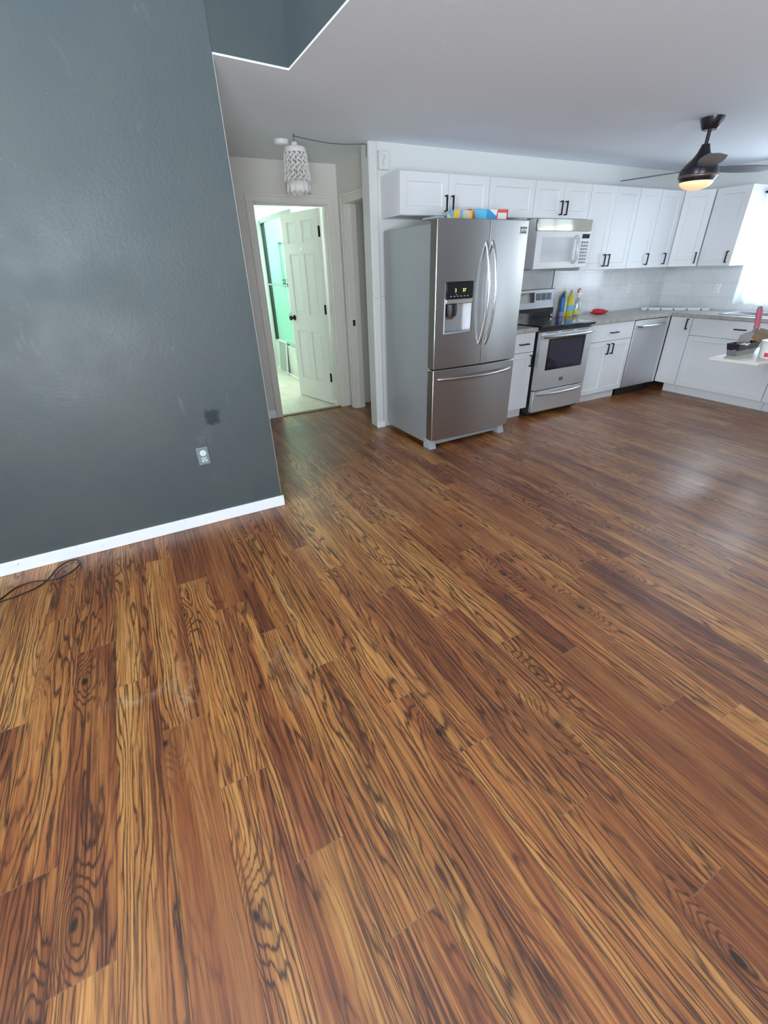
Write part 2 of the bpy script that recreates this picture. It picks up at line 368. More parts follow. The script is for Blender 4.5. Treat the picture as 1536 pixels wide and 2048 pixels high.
def text_mesh(name, txt, size, material, parent, mw):
    c = bpy.data.curves.new(name, 'FONT'); c.body = txt; c.size = size; c.extrude = 0.0006; c.align_x = 'CENTER'; c.align_y = 'CENTER'
    tmp = bpy.data.objects.new(name, c); COL.objects.link(tmp)
    me = bpy.data.meshes.new_from_object(tmp.evaluated_get(bpy.context.evaluated_depsgraph_get()))
    bpy.data.objects.remove(tmp); me.name = name
    me.transform(mw); o = bpy.data.objects.new(name, me); COL.objects.link(o); me.materials.clear(); me.materials.append(material); o.parent = parent
    return o
FRONT = Matrix.Rotation(R(90), 4, 'X')    # lettering that faces -y

def wall(name, axis, p0, p1, a0, a1, z0, z1, material, holes=(), label=None):
    A = sorted({a0, a1, *[h[0] for h in holes], *[h[1] for h in holes]}); Z = sorted({z0, z1, *[h[2] for h in holes], *[h[3] for h in holes]})
    m = MB()
    for i in range(len(A) - 1):
        for j in range(len(Z) - 1):
            ca, cz = (A[i] + A[i + 1]) / 2, (Z[j] + Z[j + 1]) / 2
            if any(h[0] < ca < h[1] and h[2] < cz < h[3] for h in holes): continue
            if axis == 'y': m.box(A[i], A[i + 1], p0, p1, Z[j], Z[j + 1])
            else: m.box(p0, p1, A[i], A[i + 1], Z[j], Z[j + 1])
    bmesh.ops.remove_doubles(m.bm, verts=m.bm.verts, dist=1e-5)
    # drop the inner faces left where two cells meet
    seen = {}
    for f in m.bm.faces: seen.setdefault(tuple(round(c, 4) for c in f.calc_center_median()), []).append(f)
    dead = [f for fs in seen.values() if len(fs) > 1 for f in fs]
    bmesh.ops.delete(m.bm, geom=dead, context='FACES_ONLY')
    return struct(m.build(name, material, smooth=0), label, 'wall')

# ------------------------------------------------------------------ setting
ZC = 2.353
XR = 6.36; YB = 3.98; YH = 4.92; XL = -3.2; YR = -3.2; ZV = 4.1

# floor of planks
def make_floor():
    bm = bmesh.new(); g = bm.loops.layers.uv.new('grain'); e = bm.loops.layers.uv.new('edge'); c = bm.loops.layers.float_color.new('plank')
    ends = {-0.42: 1.61, -0.27: 1.303, 0.33: 1.302, 0.03: 0.665, 0.78: 0.388, 1.08: 1.02, 1.38: 0.462, -0.57: 0.69, 0.48: 0.995, 0.63: 0.70, 0.18: 0.395, -0.12: 0.986, -0.72: 0.993, 0.93: 0.08}
    L = 1.22; x0, x1, y0, y1 = XL, XR, YR, 4.925
    k0 = math.floor((x0 - 0.03) / 0.15); k1 = math.ceil((x1 - 0.03) / 0.15)
    rnd = random.Random(11)
    for k in range(k0, k1):
        xa = 0.03 + 0.15 * k; xb = xa + 0.15; off = ends.get(round(xa, 2), rnd.uniform(0, L))
        n0 = math.floor((y0 - off) / L); n1 = math.ceil((y1 - off) / L)
        for n in range(n0, n1):
            ya = off + n * L; yb = ya + L
            p = (rnd.random(), rnd.random(), rnd.random(), 1); ou, ov, sg = rnd.uniform(0, 60), rnd.uniform(0, 60), rnd.choice((-1, 1))
            ca, cb, da, db = max(xa, x0), min(xb, x1), max(ya, y0), min(yb, y1)
            if cb - ca < 1e-4 or db - da < 1e-4: continue
            f = bm.faces.new([bm.verts.new(q) for q in ((ca, da, 0), (cb, da, 0), (cb, db, 0), (ca, db, 0))])
            for lp in f.loops:
                x, y = lp.vert.co.x, lp.vert.co.y
                lp[g].uv = ((x - xa) + ou, sg * (y - ya) + ov); lp[e].uv = ((x - xa) / 0.15, (y - ya) / L); lp[c] = p
    me = bpy.data.meshes.new('floor'); bm.to_mesh(me); bm.free(); me.materials.append(M['wood'])
    o = bpy.data.objects.new('floor', me); COL.objects.link(o); return struct(o)
make_floor()
struct(MB().box(1.1, 2.1, 4.925, 7.8, -0.05, 0.004).build('floor_bathroom', M['bath_floor'], smooth=0))
struct(MB().box(XL, XR, YR, 4.925, -0.1, -0.002).build('floor_slab', M['dark'], smooth=0))

# flat ceiling, L shaped round the raised living room
XH = 1.037; YHD = 2.868
m = MB(); m.prism([(0.655, 2.822), (XH, YHD), (XH, YR), (XR + 0.2, YR), (XR + 0.2, 5.04), (0.655, 5.04)], ZC, ZC + 0.10)
struct(m.build('ceiling', M['ceiling'], smooth=0))
struct(MB().box(XL - 0.2, XH + 0.3, YR - 0.2, YHD + 0.3, ZV, ZV + 0.1).build('ceiling_living_room', M['ceiling'], smooth=0))
struct(MB().box(1.0, 3.0, 5.04, 7.95, ZC, ZC + 0.08).build('ceiling_bathroom', M['bath_wall'], smooth=0))
# header: painted faces above the opening
m = MB(); m.prism([(0.655, 2.818), (XH - 0.003, YHD - 0.004), (XH - 0.003, YR), (XH + 0.12, YR), (XH + 0.12, 3.0), (0.655, 3.0)], ZC + 0.008, ZV)
struct(m.build('wall_header', M['grey_plain'], smooth=0))
# grey wall at left
wall('wall_left', 'y', 2.816, 2.95, XL, 0.655, 0, ZV, M['grey_wall'])
struct(MB().box(0.6555, 0.657, 2.8165, 2.95, 0.09, ZC).build('trim_corner', M['white_wall'], smooth=0))
struct(MB().box(XL, 0.668, 2.802, 2.8158, 0, 0.076).build('baseboard_left', M['baseboard'], bevel=0.003))
wall('wall_hall_left', 'x', 0.535, 0.655, 2.951, 4.919, 0, ZC, M['white_wall'])
wall('wall_hall_end', 'y', YH, 5.04, 0.535, 5.0, 0, ZC, M['white_wall'], [(1.29, 2.05, 0, 2.04)])
wall('wall_hall_right', 'x', 2.16, 2.28, 4.103, 4.919, 0, ZC, M['white_wall'], [(4.14, 4.765, 0, 2.035)])
wall('wall_back', 'y', YB, 4.10, 2.07, XR + 0.12, 0, ZC, M['kit_wall'])
# rounded, slightly proud end post of the kitchen wall
m = MB(); m.box(2.035, 2.118, 3.968, 4.112, 0.0, ZC); struct(m.build('trim_wall_end', M['kit_wall'], bevel=0.012, seg=3))
struct(MB().box(2.028, 2.125, 3.956, 3.9675, 0, 0.065).build('baseboard_wall_end', M['baseboard'], bevel=0.003))
wall('wall_closet_side', 'x', 5.0, 5.1, 4.101, 4.919, 0, ZC, M['white_wall'])
W1 = (2.02, 3.0, 1.06, 2.08); W2 = (-0.5, 0.3, 0.12, 2.1); W5 = (0.7, 1.5, 1.05, 2.15)
wall('wall_right', 'x', XR, XR + 0.15, YR, YB, 0, ZC, M['kit_wall'], [W1, W2, W5])
W3 = (-2.45, 0.65, 0.75, 2.75)
wall('wall_rear', 'y', YR - 0.15, YR, XL - 0.15, XR + 0.15, 0, ZV, M['kit_wall'], [W3])
W4 = (-0.95, 1.35, 1.45, 3.1)
wall('wall_living_side', 'x', XL - 0.15, XL, YR, 2.95, 0, ZV, M['grey_plain'], [W4])
# bathroom shell
wall('wall_bathroom_left', 'x', 1.0, 1.1, 5.04, 7.8, 0, ZC, M['bath_wall'])
wall('wall_bathroom_far', 'y', 7.8, 7.9, 1.0, 3.0, 0, ZC, M['bath_wall'])
wall('wall_bathroom_right', 'x', 2.10, 2.2, 5.041, 6.23, 0, ZC, M['bath_wall'])
wall('wall_shower_back', 'x', 2.88, 2.98, 6.13, 7.8, 0, ZC, M['bath_wall'])
wall('wall_shower_near', 'y', 6.13, 6.23, 2.2, 2.88, 0, ZC, M['bath_wall'])

# casings, jambs, baseboards
def casing_profile(m, axis, x0, x1, z0, z1, y):       # stepped flat moulding on a wall facing -y or -x
    pass
m = MB()
# bathroom doorway casing (on y = YH, facing -y) and jamb lining
for (a, b) in ((1.232, 1.303), (2.037, 2.108)):
    m.box(a, b, YH - 0.014, YH, 0, 2.03); 
    if a < 1.5: m.box(a, a + 0.022, YH - 0.020, YH - 0.013, 0, 2.10); m.box(b - 0.012, b, YH - 0.018, YH - 0.013, 0, 2.03)
    else: m.box(b - 0.022, b, YH - 0.020, YH - 0.013, 0, 2.10); m.box(a, a + 0.012, YH - 0.018, YH - 0.013, 0, 2.03)
m.box(1.2325, 2.1075, YH - 0.0138, YH, 2.0305, 2.0995); m.box(1.2545, 2.0855, YH - 0.020, YH - 0.013, 2.078, 2.10); m.box(1.3035, 2.0365, YH - 0.018, YH - 0.013, 2.03, 2.042)
m.box(1.291, 1.305, YH, 5.04, 0, 2.028); m.box(2.035, 2.049, YH, 5.04, 0, 2.028); m.box(1.291, 2.049, YH, 5.04, 2.026, 2.039)
m.box(1.305, 1.316, 4.995, 5.01, 0, 2.026); m.box(2.024, 2.035, 4.960, 4.995, 0, 2.026); m.box(1.305, 2.035, 4.985, 5.0, 2.015, 2.026)
struct(m.build('trim_bathroom_doorway', M['trim'], bevel=0.002))
m = MB()
# hall right doorway casing (on x = 2.16, facing -x)
m.box(2.146, 2.16, 4.755, 4.835, 0, 2.03); m.box(2.140, 2.147, 4.812, 4.835, 0, 2.10); m.box(2.142, 2.147, 4.755, 4.768, 0, 2.03); m.box(2.143, 2.147, 4.785, 4.797, 0, 2.03)
m.box(2.1462, 2.16, 4.113, 4.8345, 2.0305, 2.0995); m.box(2.1462, 2.16, 4.113, 4.7545, 2.022, 2.030); m.box(2.140, 2.147, 4.113, 4.8115, 2.076, 2.10); m.box(2.142, 2.147, 4.113, 4.7545, 2.022, 2.035); m.box(2.143, 2.147, 4.113, 4.7845, 2.048, 2.06)
m.box(2.16, 2.28, 4.75, 4.764, 0, 2.022); m.box(2.16, 2.28, 4.14, 4.764, 2.021, 2.034); m.box(2.215, 2.23, 4.738, 4.75, 0, 2.022)
struct(m.build('trim_hall_doorway', M['trim'], bevel=0.002))
struct(MB().box(0.656, 1.231, YH - 0.012, YH, 0, 0.09).build('baseboard_hall', M['baseboard'], bevel=0.003))
struct(MB().box(1.304, 2.036, 4.90, 4.965, 0.0, 0.009).build('trim_threshold', mat('brown_threshold', sr(120, 100, 80), 0.5), bevel=0.004))
tag(MB().box(2.176, 2.204, 4.7455, 4.7495, 0.915, 0.975).build('strike_plate', M['blackplastic'], bevel=0.001), 'small black latch plate on the jamb of the hall doorway beside the fridge wall', 'latch plate')
# backsplash tiles
struct(MB().box(3.06, 4.300, YB - 0.010, YB - 0.0005, 0.90, 1.45).build('trim_backsplash_range', M['splash_range'], smooth=0))
struct(MB().box(4.300, 4.306, YB - 0.014, YB - 0.0005, 0.90, 1.45).build('trim_backsplash_edge', M['black'], smooth=0))
struct(MB().box(4.306, XR - 0.001, YB - 0.010, YB - 0.0005, 0.90, 1.45).build('trim_backsplash', M['splash_b'], smooth=0))
struct(MB().box(XR - 0.010, XR - 0.0005, 1.56, YB - 0.011, 0.90, 1.05).build('trim_backsplash_right', M['splash_r'], smooth=0))
struct(MB().box(XR - 0.010, XR - 0.0005, 3.02, YB - 0.011, 1.05, 1.45).build('trim_backsplash_corner', M['splash_r'], smooth=0))

# windows
def window(n, axis, p, a0, a1, z0, z1, vbars, hbars, inner):
    r = bpy.data.objects.new('window_%d' % n, None); COL.objects.link(r); struct(r); d = 0.05; f = 0.045
    def bx(m, A0, A1, Z0, Z1, P0, P1):
        if axis == 'y': m.box(A0, A1, P0, P1, Z0, Z1)
        else: m.box(P0, P1, A0, A1, Z0, Z1)
    m = MB()
    bx(m, a0, a0 + f, z0, z1, p, p + d); bx(m, a1 - f, a1, z0, z1, p, p + d); bx(m, a0 + f, a1 - f, z0, z0 + f, p, p + d); bx(m, a0 + f, a1 - f, z1 - f, z1, p, p + d)
    for i in range(vbars):
        a = a0 + (a1 - a0) * (i + 1) / (vbars + 1); bx(m, a - 0.018, a + 0.018, z0 + f, z1 - f, p + 0.005, p + d - 0.005)
    for i in range(hbars):
        z = z0 + (z1 - z0) * (i + 1) / (hbars + 1); bx(m, a0 + f, a1 - f, z - 0.018, z + 0.018, p + 0.008, p + d - 0.008)
    m.build('window_frame', M['white_plastic'], r, bevel=0.003)
    g = MB(); bx(g, a0 + f, a1 - f, z0 + f, z1 - f, p + d / 2 - 0.002, p + d / 2 + 0.002); g.build('pane', M['pane'], r, smooth=0)
window(1, 'x', XR + 0.06, *W1, 1, 0, True); window(2, 'x', XR + 0.06, *W2, 1, 0, True); window(3, 'y', YR - 0.09, *W3, 2, 1, True); window(4, 'x', XL - 0.09, *W4, 1, 0, True); window(5, 'x', XR + 0.06, *W5, 1, 1, True)

# ------------------------------------------------------------------ cabinet helpers (local: x along the run, front at y=0 facing -y, z up)
def shaker(x0, x1, z0, z1, y=0.0, t=0.019, st=0.062, rec=0.007):
    m = MB(); b = m.bm
    def ring(ins, yy): return [b.verts.new(p) for p in ((x0 + ins, yy, z0 + ins), (x1 - ins, yy, z0 + ins), (x1 - ins, yy, z1 - ins), (x0 + ins, yy, z1 - ins))]
    bk = ring(0, y + t); e0 = ring(0, y + 0.0015); e1 = ring(0.0015, y); i0 = ring(st, y); i1 = ring(st + 0.004, y + rec)
    for A, B in ((bk, e0), (e0, e1), (e1, i0), (i0, i1)):
        for i in range(4): b.faces.new((A[i], A[(i + 1) % 4], B[(i + 1) % 4], B[i]))
    b.faces.new(i1); b.faces.new(bk[::-1])
    return m
def slab(x0, x1, z0, z1, y=0.0, t=0.019):
    return MB().box(x0, x1, y, y + t, z0, z1)
def pull(parent, x, z, vertical=True, length=0.115, y=0.0):
    m = MB(); h = length / 2; r = 0.0055; o = 0.030
    if vertical:
        m.box(x - r, x + r, y - o - r, y - o + r, z - h, z + h)
        for s in (-1, 1): m.box(x - r, x + r, y - o, y + 0.0005, z + s * h - (2 * r if s > 0 else 0), z + s * h + (2 * r if s < 0 else 0))
    else:
        m.box(x - h, x + h, y - o - r, y - o + r, z - r, z + r)
        for s in (-1, 1): m.box(x + s * h - (2 * r if s > 0 else 0), x + s * h + (2 * r if s < 0 else 0), y - o, y + 0.0005, z - r, z + r)
    return m.build('handle', M['black'], parent, bevel=0.0015)
G = 0.0025
def upper(label, loc, rotz, w, z0, z1, doors, depth=0.325, group='white shaker wall cabinets'):
    t = thing('wall_cabinet', label, 'cabinet', (loc[0], loc[1], z0), rotz, group); H = z1 - z0
    MB().box(0.005, w - 0.005, 0.0205, depth, 0, H).build('cabinet_body', M['cab'], t, bevel=0.001)
    for (a, b, hx, hz) in doors:
        d = shaker(a + G, b - G, G, H - G).build('door', M['cab'], t, smooth=0)
        if hx is not None: pull(d, hx, hz)
    return t
YU = 3.653; ZU0 = 1.385; ZU1 = 2.125; ZS = 1.835
upper('white wall cabinet above the fridge with two doors and paired black pulls', (2.140, YU), 0, 0.898, ZS, ZU1, [(0, 0.467, 0.435, 0.085), (0.467, 0.898, 0.500, 0.085)])
upper('white single-door wall cabinet without a pull between fridge and microwave cabinets', (3.040, YU), 0, 0.532, ZS, ZU1, [(0, 0.532, None, None)])
upper('short white two-door wall cabinet right above the microwave', (3.574, YU), 0, 0.740, ZS, ZU1, [(0, 0.370, 0.337, 0.085), (0.370, 0.740, 0.403, 0.085)])
upper('tall white two-door wall cabinet just right of the microwave', (4.316, YU), 0, 0.742, ZU0, ZU1, [(0, 0.371, 0.338, 0.088), (0.371, 0.742, 0.404, 0.088)])
upper('tall narrow white wall cabinet, first single door right of the tall pair', (5.060, YU), 0, 0.360, ZU0, ZU1, [(0, 0.360, 0.315, 0.088)])
upper('tall narrow white wall cabinet beside the diagonal corner cabinet', (5.422, YU), 0, 0.385, ZU0, ZU1, [(0, 0.385, 0.270, 0.088)])
# diagonal corner cabinet
ca, cb2 = Vector((5.811, 3.653)), Vector((6.030, 3.434))
dg = (cb2 - ca); wl = dg.length; an = math.atan2(dg.y, dg.x)
t = thing('wall_cabinet', 'diagonal white corner wall cabinet with one black pull', 'cabinet', (ca.x, ca.y, ZU0), an, 'white shaker wall cabinets')
inv = Matrix.Rotation(-an, 4, 'Z')
poly = [ca + Vector((0.0, 0.0)), cb2, Vector((XR - 0.003, cb2.y)), Vector((XR - 0.003, YB - 0.013)), Vector((ca.x, YB - 0.013))]
pl = [(inv @ Vector((q.x - ca.x, q.y - ca.y, 0))) for q in poly]; pl[0] = Vector((0.001, 0.0205, 0)); pl[1] = Vector((wl - 0.001, 0.0205, 0))
MB().prism([(q.x, q.y) for q in pl], 0, ZU1 - ZU0).build('cabinet_body', M['cab'], t, bevel=0.001)
d = shaker(0.008, wl - 0.008, G, ZU1 - ZU0 - G).build('door', M['cab'], t, smooth=0); pull(d, wl - 0.045, 0.088)
upper('white wall cabinet on the right wall beside the curtained window', (6.030, 3.432), R(-90), 0.352, ZU0, ZU1, [(0, 0.352, 0.305, 0.088)])

# base cabinets
def base(label, loc, rotz, w, fronts, depth=0.57, toe=True, gx=(0.0, 0.0)):
    t = thing('base_cabinet', label, 'cabinet', (loc[0], loc[1], 0), rotz, 'white shaker base cabinets')
    m = MB(); m.box(0.004, w - 0.004, 0.0205, depth, 0.105, 0.874); m.build('cabinet_body', M['cab'], t, bevel=0.001)
    MB().box(0.001 + gx[0], w - 0.001 - gx[1], 0.085, 0.105, 0, 0.1045).build('toe_kick', M['cab'], t)
    for f in fronts:
        kind, a, b, z0, z1 = f[:5]
        nm = 'drawer' if kind in 'dD' else 'door'
        o = (shaker(a + G, b - G, z0 + G, z1 - G, st=0.055) if kind in 'cC' else slab(a + G, b - G, z0 + G, z1 - G)).build(nm, M['cab'], t, smooth=0, bevel=0.0 if kind in 'cC' else 0.002)
        if len(f) > 5: pull(o, f[5], f[6], f[7])
    return t
YBF = 3.400; ZD = 0.685
base('white base cabinet between fridge and range with one drawer over one door', (3.065, YBF), 0, 0.485, [('d', 0, 0.485, ZD, 0.872, 0.335, 0.768, False), ('c', 0, 0.485, 0.108, ZD, 0.448, 0.60, True)], 0.56)
base('white base cabinet between range and dishwasher with one drawer over two doors', (4.322, YBF), 0, 0.762, [('d', 0, 0.762, ZD, 0.872, 0.42, 0.772, False), ('c', 0, 0.392, 0.108, ZD, 0.355, 0.60, True), ('c', 0.392, 0.762, 0.108, ZD, 0.43, 0.60, True)], 0.56)
XRB = 5.745
base('white corner base cabinet with one full-height door beside the dishwasher', (XRB, 3.395), R(-90), 0.255, [('c', 0.0, 0.255, 0.108, 0.872, 0.212, 0.80, True)], 0.59, gx=(0.08, 0))
base('wide white sink base cabinet under the window with a drawer front over a panel door', (XRB, 3.138), R(-90), 0.938, [('d', 0, 0.938, ZD, 0.872, 0.52, 0.79, False), ('c', 0, 0.938, 0.108, ZD)], 0.59)
base('white base cabinet at the right edge, next after the sink cabinet', (XRB, 2.198), R(-90), 0.60, [('d', 0, 0.60, ZD, 0.872, 0.3, 0.79, False), ('c', 0, 0.60, 0.108, ZD, 0.05, 0.60, True)], 0.59)
tag(MB().box(5.697, 5.742, YBF + 0.003, YBF + 0.020, 0.106, 0.874).build('filler_strip', M['cab'], bevel=0.001), 'narrow white filler strip in the corner right of the dishwasher', 'filler strip')

# countertops
CZ0, CZ1 = 0.8755, 0.914
tag(MB().box(3.062, 3.552, 3.372, YB - 0.012, CZ0, CZ1).build('countertop', M['counter'], bevel=0.004), 'short grey countertop piece between fridge and range', 'countertop')
SK = (5.86, 6.25, 2.28, 2.92)
m = MB(); m.box(4.320, XR - 0.012, 3.372, YB - 0.012, CZ0, CZ1)
x0, x1 = XRB - 0.028, XR - 0.012
m.box(x0, x1, SK[3], 3.372, CZ0, CZ1); m.box(x0, SK[0], SK[2], SK[3], CZ0, CZ1); m.box(SK[1], x1, SK[2], SK[3], CZ0, CZ1); m.box(x0, x1, 1.58, SK[2], CZ0, CZ1)
tag(m.build('countertop', M['counter'], bevel=0.003), 'long L-shaped grey countertop running from the range round the corner under the window', 'countertop')
t = thing('kitchen_sink', 'stainless drop-in sink in the counter under the window', 'sink', (6.055, 2.60, CZ1))
m = MB()
for (a, b, c, d) in ((-0.215, -0.185, -0.34, 0.34), (0.175, 0.215, -0.34, 0.34), (-0.185, 0.175, -0.34, -0.31), (-0.185, 0.175, 0.31, 0.34)): m.box(a, b, c, d, 0.0005, 0.007)
m.build('sink_rim', M['steel2'], t, bevel=0.002)
m = MB(); m.box(-0.19, -0.186, -0.312, 0.312, -0.030, 0.001); m.box(0.176, 0.18, -0.312, 0.312, -0.030, 0.001); m.box(-0.186, 0.176, -0.312, -0.308, -0.030, 0.001); m.box(-0.186, 0.176, 0.308, 0.312, -0.030, 0.001); m.box(-0.186, 0.176, -0.308, 0.308, -0.030, -0.026)
m.build('basin', M['steel2'], t)

# ------------------------------------------------------------------ refrigerator
FW = 0.905; FA = R(1.3)
fr = thing('refrigerator', 'stainless steel french-door refrigerator with bottom freezer drawer and door dispenser', 'refrigerator', (2.137, 3.118, 0), FA)
SAG = 0.024
def arc(x): return -SAG * (1 - ((x - FW / 2) / (FW / 2)) ** 2)
def curved_door(x0, x1, z0, z1, t=0.085, hole=None, n=14):
    m = MB(); b = m.bm; xs = [x0 + (x1 - x0) * i / n for i in range(n + 1)]
    zs = [z0, z1]
    if hole:
        xs = sorted(set([x for x in xs if abs(x - hole[0]) > 0.008 and abs(x - hole[1]) > 0.008] + [hole[0], hole[1]])); zs = [z0, hole[2], hole[3], z1]
    g = {(i, j): b.verts.new((x, arc(x), z)) for i, x in enumerate(xs) for j, z in enumerate(zs)}
    k = {(i, j): b.verts.new((x, t, z)) for i, x in enumerate(xs) for j, z in enumerate(zs)}
    nx, nz = len(xs) - 1, len(zs) - 1
    for i in range(nx):
        for j in range(nz):
            if hole and hole[0] - 1e-6 <= xs[i] and xs[i + 1] <= hole[1] + 1e-6 and j == 1: pass
            else: b.faces.new((g[i, j], g[i + 1, j], g[i + 1, j + 1], g[i, j + 1]))
            b.faces.new((k[i, j], k[i, j + 1], k[i + 1, j + 1], k[i + 1, j]))
        b.faces.new((g[i, 0], k[i, 0], k[i + 1, 0], g[i + 1, 0])); b.faces.new((g[i, nz], g[i + 1, nz], k[i + 1, nz], k[i, nz]))
    for j in range(nz):
        b.faces.new((g[0, j], g[0, j + 1], k[0, j + 1], k[0, j])); b.faces.new((g[nx, j], k[nx, j], k[nx, j + 1], g[nx, j + 1]))
    return m
MB().box(0.012, FW - 0.012, 0.093, 0.790, 0.045, 1.742).build('fridge_case', M['fridge_side'], fr, bevel=0.004)
H = (0.090, 0.352, 0.985, 1.362)
dl = curved_door(0.0, 0.4805, 0.716, 1.772, hole=H).build('door', M['steel'], fr, bevel=0.005)
dr = curved_door(0.4855, FW, 0.716, 1.772).build('door', M['steel'], fr, bevel=0.005)
fd = curved_door(0.0, FW, 0.092, 0.706).build('freezer_drawer', M['steel'], fr, bevel=0.005); fd['label'] = 'bottom freezer drawer'
# bowed bar handles
def bow(parent, x0, x1, z0, z1, out=0.075, name='handle'):
    pts = []
    for i in range(21):
        s = i / 20; x = x0 + (x1 - x0) * s; z = z0 + (z1 - z0) * s
        pts.append((x, arc(x) + 0.004 - out * math.sin(math.pi * s) ** 0.7, z))
    MB().tube(pts, 0.0135, 12, flat=0.8).build(name, M['bar'], parent, smooth=50)
bow(dl, 0.446, 0.452, 0.878, 1.625); bow(dr, 0.521, 0.517, 0.876, 1.630)
bow(fd, 0.045, 0.865, 0.630, 0.630, 0.062)
# dispenser in the left door
dp = MB(); ym = arc(0.22)
dp.box(H[0], H[1], ym + 0.055, ym + 0.062, H[2], 1.245)
dp.hexa([(H[0], ym + 0.002, H[2]), (H[0] + 0.004, ym + 0.055, H[2]), (H[0] + 0.004, ym + 0.055, 1.245), (H[0], ym + 0.002, 1.245), (H[0] - 0.003, ym + 0.002, H[2]), (H[0] - 0.003, ym + 0.06, H[2]), (H[0] - 0.003, ym + 0.06, 1.245), (H[0] - 0.003, ym + 0.002, 1.245)])
dp.box(H[1] - 0.004, H[1], ym - 0.002, ym + 0.06, H[2], 1.245)
dispenser = dp.build('water_dispenser', M['steel2'], dl, smooth=0)
MB().box(H[0] + 0.002, H[1] - 0.002, ym - 0.004, ym + 0.05, 1.243, H[3] - 0.003).build('control_panel', M['glassy_black'], dispenser, bevel=0.002)
MB().box(H[0] + 0.001, H[1] - 0.001, ym - 0.006, ym + 0.055, 1.205, 1.240).build('dispenser_ledge', M['bar'], dispenser, bevel=0.004)
MB().box(H[0] + 0.002, H[1] - 0.002, ym - 0.010, ym + 0.055, H[2] + 0.002, H[2] + 0.014).build('drip_tray', M['vinylgrey'], dispenser, bevel=0.004)
m = MB(); m.lathe([(0.050, 1.118), (0.055, 1.160), (0.052, 1.203)], H[0] + 0.066, ym + 0.028, 24); m.build('dispenser_spout', M['blackplastic'], dispenser)
m = MB(); m.lathe([(0.030, 1.095), (0.045, 1.117)], H[0] + 0.066, ym + 0.028, 20); m.build('dispenser_lever', M['bar'], dispenser)
for tx, xx in (('2', 0.178), ('37', 0.262)):
    text_mesh('display_digits', tx, 0.034, M['digits'], dispenser, Matrix.Translation((xx, ym - 0.0055, 1.300)) @ FRONT)
m = MB()
for i in range(6): m.box(0.128 + i * 0.033, 0.142 + i * 0.033, ym - 0.0048, ym - 0.004, 1.257, 1.262)
m.box(0.183, 0.189, ym - 0.0048, ym - 0.004, 1.268, 1.275)
m.build('panel_icons', mat('panel_icon_grey', sr(170, 175, 175), 0.4), dispenser, smooth=0)
# badge
bd = MB().box(0.800, 0.880, arc(0.84) - 0.0045, arc(0.80) + 0.004, 1.676, 1.728).build('badge', M['bar'], dr, bevel=0.001)
m = MB(); y = arc(0.84) - 0.005; m.box(0.806, 0.812, y, y + 0.001, 1.681, 1.723); m.box(0.806, 0.876, y, y + 0.001, 1.714, 1.723); m.box(0.816, 0.872, y, y + 0.001, 1.684, 1.694); m.box(0.822, 0.866, y, y + 0.001, 1.699, 1.703)
m.build('badge_lettering', mat('badge_grey', sr(70, 70, 72), 0.4), bd, smooth=0)
# hinge covers, feet, base grille
for a, b in ((0.004, 0.080), (FW - 0.080, FW - 0.004)):
    MB().box(a, b, 0.02, 0.20, 1.7725, 1.786).build('hinge_cover', M['vinylgrey'], fr, bevel=0.004)
m = MB(); m.box(0.02, 0.05, 0.085, 0.11, 1.70, 1.772); m.build('hinge_arm', M['vinylgrey'], fr, bevel=0.003)
for a, b in ((0.004, 0.075), (FW - 0.075, FW - 0.004)):
    m = MB(); m.hexa([(a, 0.020, 0), (b, 0.020, 0), (b, 0.13, 0), (a, 0.13, 0), (a, 0.055, 0.088), (b, 0.055, 0.088), (b, 0.13, 0.088), (a, 0.13, 0.088)]); m.build('foot', M['vinylgrey'], fr, bevel=0.003)
MB().box(0.076, FW - 0.076, 0.060, 0.092, 0.028, 0.088).build('base_grille', M['vinylgrey'], fr, bevel=0.002)

# boxes on top of the fridge
M['yellow_box'] = mat('yellow_carton', sr(222, 190, 70), 0.5)
def carton(name, label, loc, rotz, size, cols):
    t = thing(name, label, 'box', loc, rotz); w, d, h = size
    m = mat(name + '_print', cols[0], 0.45); q = NT(m); o = q.obj()
    w_ = q.n('ShaderNodeTexVoronoi', feature='F1', voronoi_dimensions='3D'); q.l(q.mapping(o, (16, 16, 9)), w_.inputs['Vector']); w_.inputs['Scale'].default_value = 1
    cs = q.n('ShaderNodeSeparateColor'); q.l(w_.outputs['Color'], cs.inputs[0])
    rp = q.ramp(cs.outputs[0], [(i / len(cols), c) for i, c in enumerate(cols)]); rp.node.color_ramp.interpolation = 'CONSTANT'
    q.l(rp, q.b.inputs['Base Color'])
    b = MB().box(-w / 2, w / 2, -d / 2, d / 2, 0, h).build('carton', m, t, bevel=0.002)
    return t, b
ft = Matrix.Rotation(FA, 4, 'Z')
def fpos(x, y): q = ft @ Vector((x, y, 0)); return (2.137 + q.x, 3.118 + q.y)
x, y = fpos(0.385, 0.27); carton('snack_box', 'low yellow snack box on top of the fridge, left of the red and blue carton', (x + 0.02, y, 1.7435), 0.05, (0.17, 0.12, 0.104), [sr(226, 190, 60), sr(205, 200, 170), sr(120, 170, 200), sr(180, 140, 60), sr(230, 205, 90)])
x, y = fpos(0.685, 0.345); t, b = carton('cereal_carton', 'red and blue printed carton lying on top of the fridge', (x + 0.02, y, 1.7435), -0.16, (0.36, 0.21, 0.118), [sr(200, 70, 60), sr(60, 150, 200), sr(90, 190, 225), sr(225, 225, 230), sr(215, 90, 70)])
m = MB(); m.hexa([(-0.18, -0.107, 0.1182), (-0.06, -0.107, 0.1182), (-0.06, 0.0, 0.1185), (-0.18, 0.0, 0.1185), (-0.18, -0.107, 0.1195), (-0.06, -0.107, 0.1195), (-0.06, 0.0, 0.120), (-0.18, 0.0, 0.120)])
m.build('top_flap', mat('red_flap', sr(205, 72, 62), 0.5), t)
